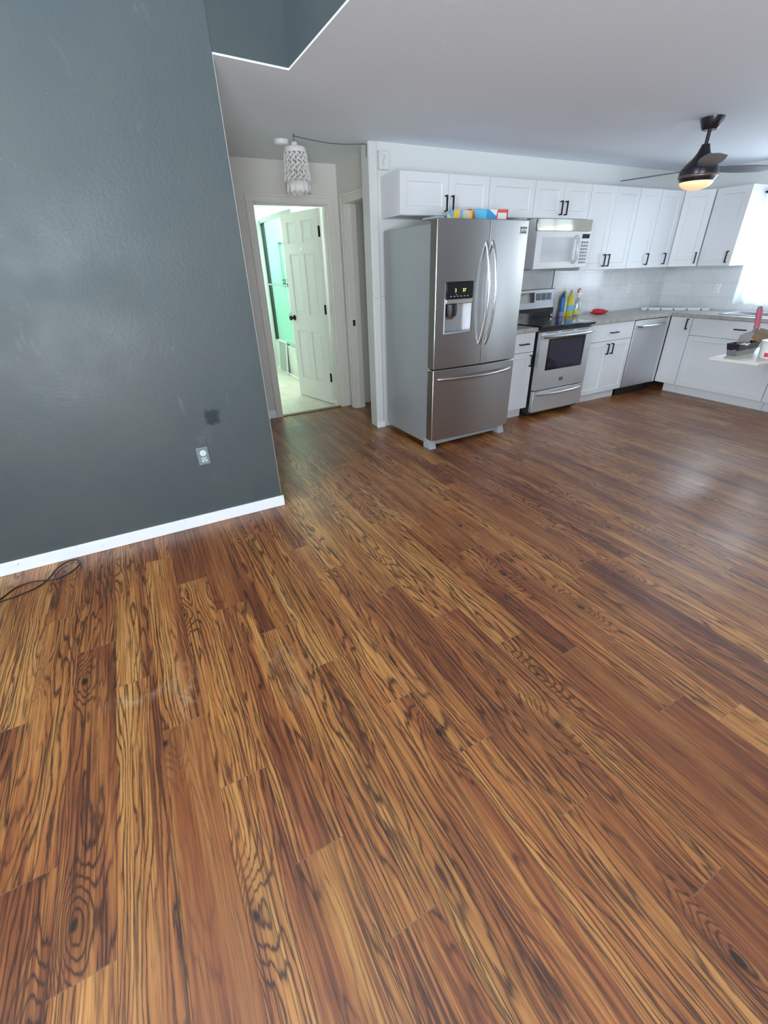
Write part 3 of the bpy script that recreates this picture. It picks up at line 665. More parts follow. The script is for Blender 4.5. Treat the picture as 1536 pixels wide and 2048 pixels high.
m = MB(); m.box(0.085, 0.165, -0.1062, -0.105, 0.02, 0.095); m.build('printed_panel', mat('white_print', sr(225, 225, 228), 0.5), t, smooth=0)

# ------------------------------------------------------------------ range
rx0 = 3.562; RW = 0.752
rg = thing('range', 'stainless steel electric range with black glass cooktop and rear control panel', 'range', (rx0, 3.335, 0))
MB().box(0.004, RW - 0.004, 0.045, 0.615, 0.03, 0.893).build('range_body', mat('black_range_side', sr(30, 31, 33), 0.4), rg, bevel=0.002)
for a in (0.03, RW - 0.06):
    for b in (0.08, 0.55): MB().box(a, a + 0.03, b, b + 0.03, 0, 0.03).build('foot', M['blackplastic'], rg)
ct = MB().box(-0.004, RW + 0.004, -0.012, 0.575, 0.8935, 0.924).build('cooktop', M['glassy_black'], rg, bevel=0.008, seg=3)
m = MB()
for (bx_, by_, br) in ((0.20, 0.16, 0.11), (0.55, 0.16, 0.09), (0.20, 0.42, 0.08), (0.55, 0.42, 0.10), (0.375, 0.44, 0.05)):
    pts = [(bx_ + br * math.cos(2 * math.pi * i / 32), by_ + br * math.sin(2 * math.pi * i / 32), 0.9242) for i in range(33)]; m.tube(pts, 0.0012, 4, False)
m.build('burner_rings', mat('grey_burner_print', sr(95, 98, 100), 0.3), ct)
# backguard
bg = MB(); bg.hexa([(0, 0.575, 1.020), (RW, 0.575, 1.020), (RW, 0.615, 1.020), (0, 0.615, 1.020), (0, 0.598, 1.215), (RW, 0.598, 1.215), (RW, 0.615, 1.215), (0, 0.615, 1.215)])
M['panel_steel'] = steel('grey_control_panel_steel', sr(150, 152, 156), 0.4)
bgo = bg.build('backguard', M['panel_steel'], rg, bevel=0.006)
MB().box(0, RW, 0.580, 0.615, 0.895, 1.018).build('backguard_base', M['glassy_black'], rg, bevel=0.004)
def slant(z): return 0.575 + (z - 1.020) / 0.195 * 0.023
def bgpanel(name, a, b, z0, z1, material, e=0.003):
    m = MB(); m.hexa([(a, slant(z0) - e, z0), (b, slant(z0) - e, z0), (b, slant(z0) + 0.002, z0), (a, slant(z0) + 0.002, z0), (a, slant(z1) - e, z1), (b, slant(z1) - e, z1), (b, slant(z1) + 0.002, z1), (a, slant(z1) + 0.002, z1)])
    return m.build(name, material, bgo, smooth=0)
bgpanel('clock_display', 0.22, 0.44, 1.085, 1.185, M['glassy_black'])
M['navy'] = mat('navy_touch_pad', sr(34, 40, 58), 0.2)
for a in (0.468, 0.548, 0.628): bgpanel('touch_pad', a, a + 0.066, 1.105, 1.175, M['navy'])
for a in (0.03, 0.11): bgpanel('touch_pad', a, a + 0.066, 1.105, 1.175, M['navy'])
m = MB(); m.lathe([(0.010, 0.566), (0.014, 0.572), (0.014, 0.580)], 0.715, 0.945, 16, 'y'); m.build('vent_knob', M['bar'], bgo)
# oven door, window, handle
od = MB(); OD0, OD1 = 0.296, 0.868
for (a, b, c, d) in ((0.004, 0.115, OD0, OD1), (0.655, RW - 0.004, OD0, OD1), (0.115, 0.655, OD0, 0.490), (0.115, 0.655, 0.800, OD1)): od.box(a, b, 0, 0.043, c, d)
od = od.build('oven_door', M['steel2'], rg, bevel=0.0)
MB().box(0.115, 0.655, 0.002, 0.03, 0.490, 0.800).build('oven_window', M['glassy_black'], od, smooth=0)
MB().box(0.150, 0.622, 0.0008, 0.002, 0.515, 0.775).build('window_pane', M['oven_glass'], od, smooth=0)
m = MB()
for i in range(3): m.box(0.06 + i * 0.22, 0.23 + i * 0.22, -0.001, 0.002, 0.856, 0.862)
m.build('vent_slots', M['dark'], od, smooth=0)
pts = [(0.02 + 0.712 * i / 20, -0.012 - 0.042 * math.sin(math.pi * i / 20) ** 0.6, 0.826) for i in range(21)]
MB().tube(pts, 0.015, 12).build('oven_handle', M['bar'], od, smooth=50)
bdg = MB().box(0.345, 0.405, -0.002, 0.0, 0.362, 0.400).build('badge', M['bar'], od)
m = MB(); m.box(0.350, 0.355, -0.003, -0.0021, 0.366, 0.396); m.box(0.350, 0.400, -0.003, -0.0021, 0.388, 0.396); m.box(0.360, 0.396, -0.003, -0.0021, 0.368, 0.375); m.build('badge_lettering', bpy.data.materials['badge_grey'], bdg, smooth=0)
sd = MB().box(0.004, RW - 0.004, 0, 0.043, 0.062, 0.286).build('storage_drawer', M['steel2'], rg, bevel=0.003)
pts = [(0.04 + 0.672 * i / 20, 0.002 - 0.036 * math.sin(math.pi * i / 20) ** 0.7, 0.248) for i in range(21)]
MB().tube(pts, 0.012, 12).build('drawer_handle', M['bar'], sd, smooth=50)

# ------------------------------------------------------------------ microwave over the range
mw = thing('microwave', 'white and grey over-the-range microwave hung below the short cabinet', 'microwave', (3.576, 3.575, 1.418))
MWW = 0.736; MH = 0.412
M['mw_white'] = mat('microwave_silver_white', sr(200, 202, 204), 0.3, 0.15)
M['mw_grey'] = mat('microwave_window_grey', sr(165, 170, 180), 0.12)
MB().box(0, MWW, 0.03, 0.392, 0, MH).build('microwave_body', mat('microwave_grey_case', sr(190, 192, 194), 0.4), mw, bevel=0.003)
MB().box(0, MWW, 0.004, 0.0295, 0.315, MH - 0.002).build('vent_grille', mat('glossy_silver_strip', sr(190, 188, 176), 0.06, 0.75), mw, bevel=0.002)
md = MB()
DX = 0.582
for (a, b, c, d) in ((0, 0.075, 0, 0.312), (0.480, DX, 0, 0.312), (0.075, 0.480, 0, 0.055), (0.075, 0.480, 0.262, 0.312)): md.box(a, b, 0, 0.029, c, d)
md = md.build('microwave_door', M['mw_white'], mw)
MB().box(0.075, 0.480, 0.002, 0.012, 0.055, 0.262).build('door_window', M['mw_grey'], md, smooth=0)
MB().tube([(0.535, 0.0, 0.045), (0.535, -0.030, 0.065), (0.535, -0.036, 0.155), (0.535, -0.030, 0.25), (0.535, 0.0, 0.272)], 0.016, 12).build('door_handle', M['mw_white'], md, smooth=60)
cp = MB().box(DX + 0.003, MWW, 0.001, 0.029, 0, 0.312).build('control_panel', M['mw_white'], mw, bevel=0.003)
MB().box(DX + 0.035, MWW - 0.015, -0.0005, 0.001, 0.252, 0.290).build('display', M['glassy_black'], cp, smooth=0)
m = MB()
for i in range(7):
    for j in range(3): m.box(DX + 0.036 + j * 0.036, DX + 0.064 + j * 0.036, -0.0008, 0.001, 0.035 + i * 0.029, 0.054 + i * 0.029)
m.build('keypad', mat('keypad_grey', sr(120, 124, 126), 0.4), cp, smooth=0)
MB().box(0.02, MWW - 0.02, 0.05, 0.37, -0.012, -0.0005).build('bottom_plate', M['vinylgrey'], mw, bevel=0.003)

# ------------------------------------------------------------------ dishwasher
dw = thing('dishwasher', 'stainless steel dishwasher with a bar handle next to the corner', 'dishwasher', (5.093, YBF - 0.004, 0))
MB().box(0.004, 0.594, 0.03, 0.57, 0.09, 0.868).build('tub_body', M['dark'], dw)
dd = MB().box(0.004, 0.594, 0, 0.029, 0.108, 0.866).build('dishwasher_door', M['steel2'], dw, bevel=0.004)
pts = [(0.05 + 0.498 * i / 16, -0.004 - 0.042 * math.sin(math.pi * i / 16) ** 0.55, 0.800) for i in range(17)]
MB().tube(pts, 0.015, 12).build('handle', M['bar'], dd, smooth=50)
MB().box(0.01, 0.590, 0.07, 0.09, 0.0, 0.0895).build('toe_kick', M['blackplastic'], dw)

# ------------------------------------------------------------------ ceiling fan
fan = thing('ceiling_fan', 'dark ceiling fan with three blades and a warm lit bowl light over the kitchen', 'ceiling fan', (4.08, 2.5, ZC))
M['fan'] = mat('dark_bronze_fan', sr(58, 56, 62), 0.28, 0.7)
M['blade'] = mat('slate_blade', sr(88, 94, 108), 0.4)
MB().lathe([(0.046, -0.070), (0.056, -0.060), (0.074, -0.016), (0.077, -0.0005)], 0, 0, 40).build('canopy', M['fan'], fan)
MB().lathe([(0.0125, -0.170), (0.0125, -0.066)], 0, 0, 20).build('downrod', M['fan'], fan)
MB().lathe([(0.112, -0.375), (0.126, -0.352), (0.130, -0.325), (0.126, -0.296), (0.104, -0.268), (0.066, -0.232), (0.044, -0.200), (0.030, -0.165), (0.026, -0.150)], 0, 0, 48).build('motor_housing', M['fan'], fan)
MB().lathe([(0.1285, -0.352), (0.1315, -0.346), (0.1315, -0.340), (0.129, -0.334)], 0, 0, 48, caps=False).build('trim_ring', mat('brown_ring', sr(110, 98, 92), 0.3, 0.6), fan)
prof = [(0.112 * math.cos(a), -0.3755 - 0.052 * math.sin(a)) for a in [R(d) for d in (84, 70, 55, 40, 25, 12, 0)]]
MB().lathe([(0.003, -0.4275)] + prof, 0, 0, 48).build('light_bowl', M['bowl'], fan, smooth=60)
for ang in (100, 340, 220):
    m = MB(); b = m.bm; top = []; bot = []
    N = 14; ring = []
    for i in range(N + 1):
        s = i / N; x = 0.105 + 0.495 * s; hw = 0.040 + 0.030 * math.sin(math.pi * min(1, s * 0.9)) if s < 0.93 else 0.040 + 0.030 * math.sin(math.pi * 0.837) - 0.05 * (s - 0.93) / 0.07
        ring.append((x, hw))
    tilt = R(-9)
    def P(x, y, z): return Vector((x, y * math.cos(tilt) - z * math.sin(tilt), y * math.sin(tilt) + z * math.cos(tilt) - 0.296))
    rows = [[b.verts.new(P(x, sy * hw, sz * 0.003)) for (sy, sz) in ((-1, -1), (1, -1), (1, 1), (-1, 1))] for x, hw in ring]
    for A, B in zip(rows, rows[1:]):
        for i in range(4): b.faces.new((A[i], A[(i + 1) % 4], B[(i + 1) % 4], B[i]))
    b.faces.new(rows[0]); b.faces.new(rows[-1][::-1])
    m.build('blade', M['blade'], fan, bevel=0.001, rotz=R(ang))

# ------------------------------------------------------------------ pendant, detector, chime
pd = thing('pendant_lamp', 'white pierced pendant lampshade with scalloped edge hanging in the hallway', 'pendant lamp', (1.427, 3.986, ZC))
M['shade'] = mat('white_shade_metal', sr(226, 224, 220), 0.45)
def rad(z): return 0.080 + (0.104 - 0.080) * ((-0.085 - z) / 0.285)      # z from -0.085 down to -0.37
m = MB(); m.lathe([(rad(-0.118) + 0.001, -0.118), (rad(-0.09) + 0.002, -0.092), (0.076, -0.083), (0.03, -0.078)], 0, 0, 48, caps=False); m.build('shade_cap', M['shade'], pd)
m = MB(); zt, zb = -0.118, -0.295; NS = 14
for d in (1, -1):
    for k in range(NS):
        pts = []
        for i in range(17):
            s = i / 16; z = zt + (zb - zt) * s; a = 2 * math.pi * k / NS + d * s * 2 * math.pi * 3.0 / NS + 0.10 * math.sin(s * math.pi * 6); pts.append((rad(z) * math.cos(a), rad(z) * math.sin(a), z))
        m.tube(pts, 0.0042, 6, flat=0.6)
for k in range(NS):
    for row in range(3):
        z = zt + (zb - zt) * (row + 0.5) / 3; a = 2 * math.pi * (k + 0.25) / NS
        pts = [(rad(z) * math.cos(a + 0.11 * math.cos(q)), rad(z) * math.sin(a + 0.11 * math.cos(q)), z + 0.017 * math.sin(q)) for q in [2 * math.pi * i / 10 for i in range(11)]]
        m.tube(pts, 0.0030, 5, False)
m.build('pierced_lattice', M['shade'], pd, smooth=60)
# lower band with scalloped hem
m = MB(); b = m.bm; n = 96; r1 = []; r2 = []
for i in range(n):
    a = 2 * math.pi * i / n; zbm = -0.350 - 0.018 * abs(math.sin(a * 7)); 
    r1.append(b.verts.new(((rad(-0.293) + 0.001) * math.cos(a), (rad(-0.293) + 0.001) * math.sin(a), -0.293))); r2.append(b.verts.new((rad(zbm) * math.cos(a), rad(zbm) * math.sin(a), zbm)))
for i in range(n): b.faces.new((r1[i], r1[(i + 1) % n], r2[(i + 1) % n], r2[i]))
o = m.build('scalloped_band', M['shade'], pd); sm = o.modifiers.new('thick', 'SOLIDIFY'); sm.thickness = 0.003
MB().lathe([(0.024, -0.080), (0.024, -0.060), (0.018, -0.052), (0.006, -0.050)], 0, 0, 24).build('lamp_socket', M['white_plastic'], pd)
MB().tube([(0, 0, -0.051), (0.001, 0.001, -0.03), (0, 0, -0.012)], 0.003, 8).build('stem_cord', mat('grey_cord', sr(90, 88, 84), 0.6), pd)
hk = MB().tube([(0, 0, -0.0005), (0, 0, -0.010), (0.006, 0, -0.017), (0, 0, -0.022), (-0.004, 0, -0.018)], 0.0022, 8).build('ceiling_hook', M['bronze'], pd)
p0 = Vector((0.002, 0.0, -0.016)); p1 = Vector((2.030 - 1.427, 3.985 - 3.986, -0.022))
pts = [tuple(p0.lerp(p1, i / 20) + Vector((0, 0, -0.020 * math.sin(math.pi * i / 20)))) for i in range(21)] + [(2.032 - 1.427, 0.01, -0.03), (2.033 - 1.427, 0.012, -0.10)]
MB().tube(pts, 0.0028, 8).build('swag_cord', bpy.data.materials['grey_cord'], pd)
tag(MB().lathe([(0.046, ZC - 0.034), (0.056, ZC - 0.026), (0.060, ZC - 0.006), (0.062, ZC - 0.0005)], 1.405, 4.215, 40).build('smoke_detector', M['white_plastic']), 'round white smoke detector on the hallway ceiling behind the pendant', 'smoke detector')
ch = thing('door_chime', 'white box chime high on the wall left of the cabinets', 'door chime', (2.168, YB - 0.0005, 2.232))
MB().box(-0.046, 0.046, -0.032, 0, -0.062, 0.062).build('chime_cover', M['kit_wall'], ch, bevel=0.005)
m = MB(); m.tube([(-0.005 + 0.008 * math.sin(i * 0.7), -0.033, 0.035 - i * 0.007) for i in range(11)], 0.0016, 6); m.build('scribbled_groove', mat('grey_groove', sr(150, 152, 150), 0.6), ch)

# white bungee cord from wall end to fridge
tag(MB().tube([(2.030, 3.962, 1.228), (2.045, 3.953, 1.226), (2.08, 3.955, 1.224), (2.112, 3.946, 1.225), (2.128, 3.925, 1.228)], 0.0045, 8).build('white_cord', M['white_plastic']), 'thin white cord tied across the narrow gap between wall end and fridge', 'cord')

# ------------------------------------------------------------------ outlets
def outlet(label, loc, rotz, plate_mat, face_mat, slots=True):
    t = thing('wall_outlet', label, 'outlet', loc, rotz)
    pb = MB(); pb.hexa([(-0.036, 0, -0.058), (0.036, 0, -0.058), (0.036, 0, 0.058), (-0.036, 0, 0.058), (-0.031, -0.006, -0.053), (0.031, -0.006, -0.053), (0.031, -0.006, 0.053), (-0.031, -0.006, 0.053)])
    p = pb.build('cover_plate', plate_mat, t, bevel=0.001)
    for dz in (0.0215, -0.0215):
        m = MB(); m.lathe([(0.0185, -0.0085), (0.0185, -0.0055)], 0, dz, 24, 'y'); f = m.build('receptacle', face_mat if dz > 0 else (M['speck'] if face_mat is M['out_white'] else face_mat), t)
        m = MB(); m.box(-0.008, -0.0055, -0.0089, -0.0085, dz - 0.001, dz + 0.008); m.box(0.0055, 0.008, -0.0089, -0.0085, dz - 0.001, dz + 0.008); m.lathe([(0.0025, -0.0089), (0.0025, -0.0085)], 0, dz - 0.008, 10, 'y')
        m.build('slots', M['dark'], f, smooth=0)
    return t
M['out_white'] = mat('outlet_white', sr(225, 230, 232), 0.4)
m = mat('paint_spattered_white', sr(220, 226, 228), 0.5); q = NT(m); q.l(q.mix(q.smooth(q.noise(q.obj(), 190, 2), 0.42, 0.5), sr(95, 110, 112), sr(222, 228, 230)), q.b.inputs['Base Color']); M['speck'] = m
M['plate_grey'] = mat('grey_painted_plate', sr(118, 131, 134), 0.45)
outlet('grey painted wall outlet with a white socket low on the grey wall', (0.210, 2.8155, 0.470), 0, M['plate_grey'], M['out_white'])
outlet('white outlet on the back wall tiles between range and corner', (5.66, YB - 0.0105, 1.15), 0, M['white_plastic'], M['white_plastic'])
outlet('white outlet on the right wall tiles left of the curtain', (XR - 0.0105, 3.30, 1.14), R(-90), M['white_plastic'], M['white_plastic'])

# ------------------------------------------------------------------ things on the counter beside the range
def bottle(name, label, cat, loc, prof, body_mat, cap_prof, cap_mat, label_band=None, scale=(1, 1)):
    t = thing(name, label, cat, loc)
    b = MB().lathe(prof, 0, 0, 24).build('bottle_body', body_mat, t, smooth=50); b.scale = (scale[0], scale[1], 1)
    MB().lathe(cap_prof, 0, 0, 20).build('cap', cap_mat, t, smooth=50)
    if label_band:
        r, z0, z1, mt = label_band; lb = MB().lathe([(r, z0), (r, z1)], 0, 0, 24, caps=False).build('paper_label', mt, t); lb.scale = (scale[0], scale[1], 1)
    return t
Z0 = CZ1 + 0.0005
blue = mat('blue_can', sr(40, 110, 180), 0.3); yel = mat('yellow_plastic', sr(200, 192, 72), 0.35); cyan = mat('light_blue_print', sr(110, 170, 215), 0.4); purple = mat('violet_print', sr(150, 130, 190), 0.4); red = mat('red_plastic', sr(190, 50, 60), 0.4)
bottle('spray_can', 'tall dark blue aerosol can beside the range', 'spray can', (4.400, 3.875, Z0), [(0.028, 0), (0.030, 0.004), (0.030, 0.20), (0.024, 0.215), (0.012, 0.22)], blue, [(0.014, 0.2205), (0.016, 0.225), (0.014, 0.25)], mat('dark_blue_cap', sr(30, 60, 110), 0.4), (0.0304, 0.01, 0.06, purple))
bottle('yellow_bottle', 'taller yellow cleaner bottle with a flat cap behind the blue can', 'bottle', (4.468, 3.925, Z0), [(0.036, 0), (0.040, 0.01), (0.040, 0.17), (0.030, 0.21), (0.016, 0.235)], yel, [(0.018, 0.2355), (0.018, 0.265)], mat('olive_cap', sr(150, 140, 60), 0.4), (0.0404, 0.06, 0.15, mat('pale_yellow_label', sr(225, 215, 110), 0.5)))
bottle('dish_soap_bottle', 'wide yellow soap bottle with blue and red label beside the spray bottle', 'bottle', (4.560, 3.905, Z0), [(0.040, 0), (0.046, 0.01), (0.046, 0.12), (0.036, 0.19), (0.015, 0.235)], yel, [(0.014, 0.2355), (0.014, 0.26), (0.009, 0.275)], mat('grey_cap', sr(170, 165, 150), 0.4), (0.0464, 0.055, 0.118, cyan))
sb = bottle('spray_bottle', 'clear spray bottle with a red and white trigger head', 'spray bottle', (4.640, 3.870, Z0), [(0.036, 0), (0.040, 0.008), (0.040, 0.13), (0.028, 0.175), (0.014, 0.195)], M['clear_plastic'], [(0.017, 0.1955), (0.017, 0.215)], M['white_plastic'], (0.0404, 0.02, 0.06, yel))
m = MB(); m.box(-0.018, 0.045, -0.011, 0.011, 0.2155, 0.245); m.box(0.045, 0.056, -0.008, 0.008, 0.222, 0.238); m.build('spray_head', M['white_plastic'], sb, bevel=0.004)
m = MB(); m.tube([(-0.012, 0, 0.246), (-0.022, 0, 0.262), (-0.012, 0, 0.278), (0.012, 0, 0.281)], 0.008, 8); m.build('trigger', red, sb)
# crumpled red cloth
m = MB(); bmesh.ops.create_icosphere(m.bm, subdivisions=4, radius=1.0)
rr = random.Random(3); ks = [(rr.uniform(2, 6), rr.uniform(2, 6), rr.uniform(0, 6), rr.uniform(0.08, 0.2)) for _ in range(8)]
for v in m.bm.verts:
    d = 1 + sum(a * math.sin(kx * v.co.x + ky * v.co.y + ph + 2 * v.co.z) for kx, ky, ph, a in ks)
    v.co = Vector((v.co.x * 0.095 * d, v.co.y * 0.055 * d, max(0.0, (v.co.z * 0.5 + 0.42) * 0.036 * d)))
tag(m.build('red_cloth', mat('red_rag', sr(195, 48, 62), 0.8), smooth=80, loc=(5.02, 3.84, Z0)), 'crumpled red cloth on the counter right of the bottles', 'cloth')
# long white slatted blind lying across the counter corner
bl = thing('window_blind', 'white folded window blind lying across the counter corner', 'blind', (6.02, 3.55, Z0), R(-52))
M['blind'] = mat('white_vinyl', sr(222, 226, 230), 0.4)
for i in range(3): MB().box(-0.36, 0.36, -0.045 + i * 0.032, -0.018 + i * 0.032, 0, 0.014).build('slat_bundle', M['blind'], bl, bevel=0.002)
MB().box(-0.37, 0.37, -0.050, 0.052, 0.0145, 0.022).build('head_rail', M['blind'], bl, bevel=0.003)
M['clip'] = mat('dark_clip', sr(70, 72, 76), 0.5)
for a in (-0.30, -0.16, -0.02, 0.12, 0.27): MB().box(a, a + 0.014, -0.056, -0.0505, 0.0, 0.018).build('clip', M['clip'], bl, smooth=0)

# ------------------------------------------------------------------ curtain at the sink window
cu_t = thing('curtain', 'white sheer curtain over the bright sink window', 'curtain', (6.30, 2.0, 0))
m = MB(); b = m.bm; NY, NZ = 150, 12; grid = []
for j in range(NZ + 1):
    z = 0.985 + (2.075 - 0.985) * j / NZ; row = []
    for i in range(NY + 1):
        s = i / NY; y = s * 1.075; flare = 1 - j / NZ
        x = 0.016 * math.sin(s * 58 + 0.5 * math.sin(j * 0.5)) * (0.6 + 0.5 * flare) + 0.006 * math.sin(s * 23 + j * 0.3)
        zz = z + (0.012 * math.sin(s * 9) if j == 0 else 0)
        row.append(b.verts.new((x, y, zz)))
    grid.append(row)
for j in range(NZ):
    for i in range(NY): b.faces.new((grid[j][i], grid[j][i + 1], grid[j + 1][i + 1], grid[j + 1][i]))
m.build('sheer_panel', M['sheer'], cu_t, smooth=80)
MB().tube([(0, -0.05, 2.062), (0, 1.078, 2.062)], 0.009, 12).build('curtain_rod', M['black'], cu_t)
MB().box(-0.005, 0.058, 1.04, 1.06, 2.05, 2.074).build('rod_bracket', M['black'], cu_t)

# ------------------------------------------------------------------ work shelf with drywall tools
ws = thing('work_board', 'white work board at the right edge holding drywall tools', 'work surface', (4.20, 1.735, 0))
M['board'] = scuffed('stained_white_board', sr(216, 212, 205), sr(160, 150, 140), 0.6, 0.75, (8, 8, 8))
MB().prism([(0.0, 0.345), (0.035, 0.0), (0.95, -0.02), (0.95, 0.345)], 0.724, 0.749).build('board', M['board'], ws, bevel=0.006, seg=3)
for (xa, ya) in ((0.62, -0.42), (0.90, -0.42), (0.90, -0.75), (0.62, -0.75)): MB().box(xa - 0.018, xa + 0.018, ya - 0.018, ya + 0.018, 0, 0.688).build('leg', M['vinylgrey'], ws)
m = MB(); m.box(0.60, 0.92, -0.78, -0.39, 0.6885, 0.7235); m.box(0.62, 0.66, -0.39, 0.30, 0.690, 0.7235); m.box(0.86, 0.90, -0.39, 0.30, 0.690, 0.7235); m.build('support_frame', M['vinylgrey'], ws)
ZT = 0.7495
pn = thing('mud_pan', 'metal drywall mud pan smeared with grey compound on the work board', 'mud pan', (4.525, 2.005, ZT), R(0))
m = MB(); b = m.bm
def pr(hx, hy, z): return [b.verts.new((sx * hx, sy * hy, z)) for sx, sy in ((-1, -1), (1, -1), (1, 1), (-1, 1))]
o0, o1, i1, i0 = pr(0.146, 0.034, 0), pr(0.160, 0.052, 0.095), pr(0.157, 0.049, 0.095), pr(0.143, 0.031, 0.004)
b.faces.new(o0[::-1]); b.faces.new(i0)
for A, B in ((o0, o1), (o1, i1), (i1, i0)):
    for i in range(4): b.faces.new((A[i], A[(i + 1) % 4], B[(i + 1) % 4], B[i]))
mm = mat('smeared_pan_steel', sr(140, 138, 136), 0.4, 0.8); q = NT(mm); o = q.obj(); sp_ = q.n('ShaderNodeSeparateXYZ'); q.l(o, sp_.inputs[0])
ed_ = q.math('ADD', sp_.outputs[2], q.math('MULTIPLY', q.math('SUBTRACT', q.noise(o, 22, 3), 0.5), 0.05)); msk = q.smooth(ed_, 0.040, 0.046)
q.l(q.mix(msk, sr(150, 150, 146), sr(62, 56, 66)), q.b.inputs['Base Color'])
m.build('pan_body', mm, pn, smooth=0)
m = MB(); m.tube([(-0.155, -0.046, 0.096), (-0.10, -0.050, 0.096), (-0.06, -0.052, 0.085), (-0.02, -0.051, 0.094)], [0.004, 0.007, 0.008, 0.004], 8); m.build('dried_compound', mat('white_compound', sr(215, 214, 210), 0.7), pn)
MB().box(-0.142, 0.142, -0.036, 0.036, 0.0045, 0.03).build('compound', mat('grey_compound', sr(150, 146, 142), 0.7), pn)
kn = thing('putty_knife', 'putty knife with a red handle standing in the mud pan', 'putty knife', (4.555, 1.974, ZT + 0.034), R(-30))
m = MB(); m.hexa([(-0.115, -0.001, 0.0), (-0.02, -0.001, 0.0), (-0.02, 0.001, 0.0), (-0.115, 0.001, 0.0), (-0.105, -0.001, 0.120), (0.01, -0.001, 0.165), (0.01, 0.001, 0.165), (-0.105, 0.001, 0.120)])
m.build('blade', mat('dusty_steel', sr(165, 160, 160), 0.45, 0.5), kn)
MB().tube([(0.0, 0, 0.135), (0.008, 0, 0.175)], [0.016, 0.020], 12, flat=0.6).build('ferrule', mat('grey_ferrule', sr(100, 95, 105), 0.4), kn)
MB().tube([(0.008, 0, 0.1755), (0.004, 0, 0.20), (-0.006, 0, 0.25), (-0.016, 0, 0.30), (-0.021, 0, 0.322)], [0.025, 0.022, 0.024, 0.024, 0.019], 14, flat=0.7).build('handle', mat('faded_red_handle', sr(176, 88, 110), 0.5), kn)
MB().tube([(-0.021, 0, 0.3225), (-0.024, 0, 0.336)], [0.018, 0.014], 14, flat=0.7).build('end_cap', mat('grey_end_cap', sr(95, 105, 115), 0.4), kn)
tw = thing('taping_knife', 'tan flat taping blade lying across the mud pan rim', 'taping knife', (4.60, 1.965, ZT + 0.0985), R(8))
m = MB(); m.hexa([(-0.05, -0.045, 0.002), (0.36, -0.045, 0.034), (0.36, -0.045, 0.038), (-0.05, -0.045, 0.006), (0.0, 0.075, 0.032), (0.36, 0.085, 0.062), (0.36, 0.085, 0.066), (0.0, 0.075, 0.036)])
mm = mat('tan_blade', sr(196, 160, 104), 0.9); mm.node_tree.nodes['Principled BSDF'].inputs['Specular IOR Level'].default_value = 0.1; q = NT(mm); q.l(q.ramp(q.noise(q.obj(), 9, 3), [(0.35, sr(152, 104, 44)), (0.5, sr(142, 112, 68)), (0.65, sr(112, 94, 80))]), q.b.inputs['Base Color'])
m.build('blade', mm, tw)
tb = thing('compound_tub', 'white plastic compound tub with black and red label at the edge of the board', 'tub', (4.515, 1.800, ZT), R(30))
MB().lathe([(0.060, 0), (0.063, 0.003), (0.072, 0.118), (0.072, 0.122)], 0, 0, 40).build('tub_body', M['white_plastic'], tb)
MB().lathe([(0.075, 0.1095), (0.0765, 0.112), (0.0765, 0.1275), (0.072, 0.131)], 0, 0, 40).build('lid', mat('off_white_lid', sr(214, 218, 214), 0.4), tb)
def wrap(name, a0, a1, z0, z1, mt):
    m = MB(); b = m.bm; pr_ = None
    for i in range(9):
        a = R(a0 + (a1 - a0) * i / 8); c = [b.verts.new(((0.0635 + 0.0785 * z + 0.0008) * math.cos(a), (0.0635 + 0.0785 * z + 0.0008) * math.sin(a), z)) for z in (z0, z1)]
        if pr_: b.faces.new((pr_[0], c[0], c[1], pr_[1]))
        pr_ = c
    return m.build(name, mt, tb, smooth=80)
# angles are local to the tub; the camera looks from about 200 degrees
wrap('black_label', 160, 215, 0.078, 0.098, mat('black_print', sr(40, 34, 44), 0.5)); wrap('red_label', 148, 185, 0.012, 0.044, mat('red_print', sr(205, 60, 75), 0.5)); wrap('grey_print', 166, 188, 0.058, 0.064, mat('grey_print_line', sr(150, 155, 160), 0.5)); wrap('pink_label', 190, 212, 0.066, 0.088, mat('pink_print', sr(215, 120, 125), 0.5))

# ------------------------------------------------------------------ black power cord on the floor by the grey wall
pts = [(-1.25, 2.45, 0.004), (-1.05, 2.50, 0.004), (-0.958, 2.554, 0.004), (-0.90, 2.63, 0.004), (-0.83, 2.645, 0.006), (-0.77, 2.62, 0.010), (-0.70, 2.60, 0.010), (-0.64, 2.63, 0.010), (-0.60, 2.70, 0.010), (-0.615, 2.755, 0.010), (-0.66, 2.765, 0.010), (-0.71, 2.72, 0.010), (-0.74, 2.63, 0.012), (-0.79, 2.575, 0.006), (-0.87, 2.545, 0.004), (-0.96, 2.525, 0.004), (-1.08, 2.47, 0.004), (-1.25, 2.42, 0.004)]
def cat(p, n=8):
    out = []; P_ = [Vector(q) for q in p]
    for i in range(len(P_) - 1):
        a, b_, c, d = P_[max(i - 1, 0)], P_[i], P_[i + 1], P_[min(i + 2, len(P_) - 1)]
        for k in range(n):
            s = k / n; out.append(0.5 * ((2 * b_) + (c - a) * s + (2 * a - 5 * b_ + 4 * c - d) * s * s + (3 * b_ - a - 3 * c + d) * s ** 3))
    return out + [P_[-1]]
tag(MB().tube(cat(pts), 0.0038, 8).build('power_cord', M['blackplastic'], smooth=80), 'thin black power cord looped on the floor by the grey wall', 'cord')

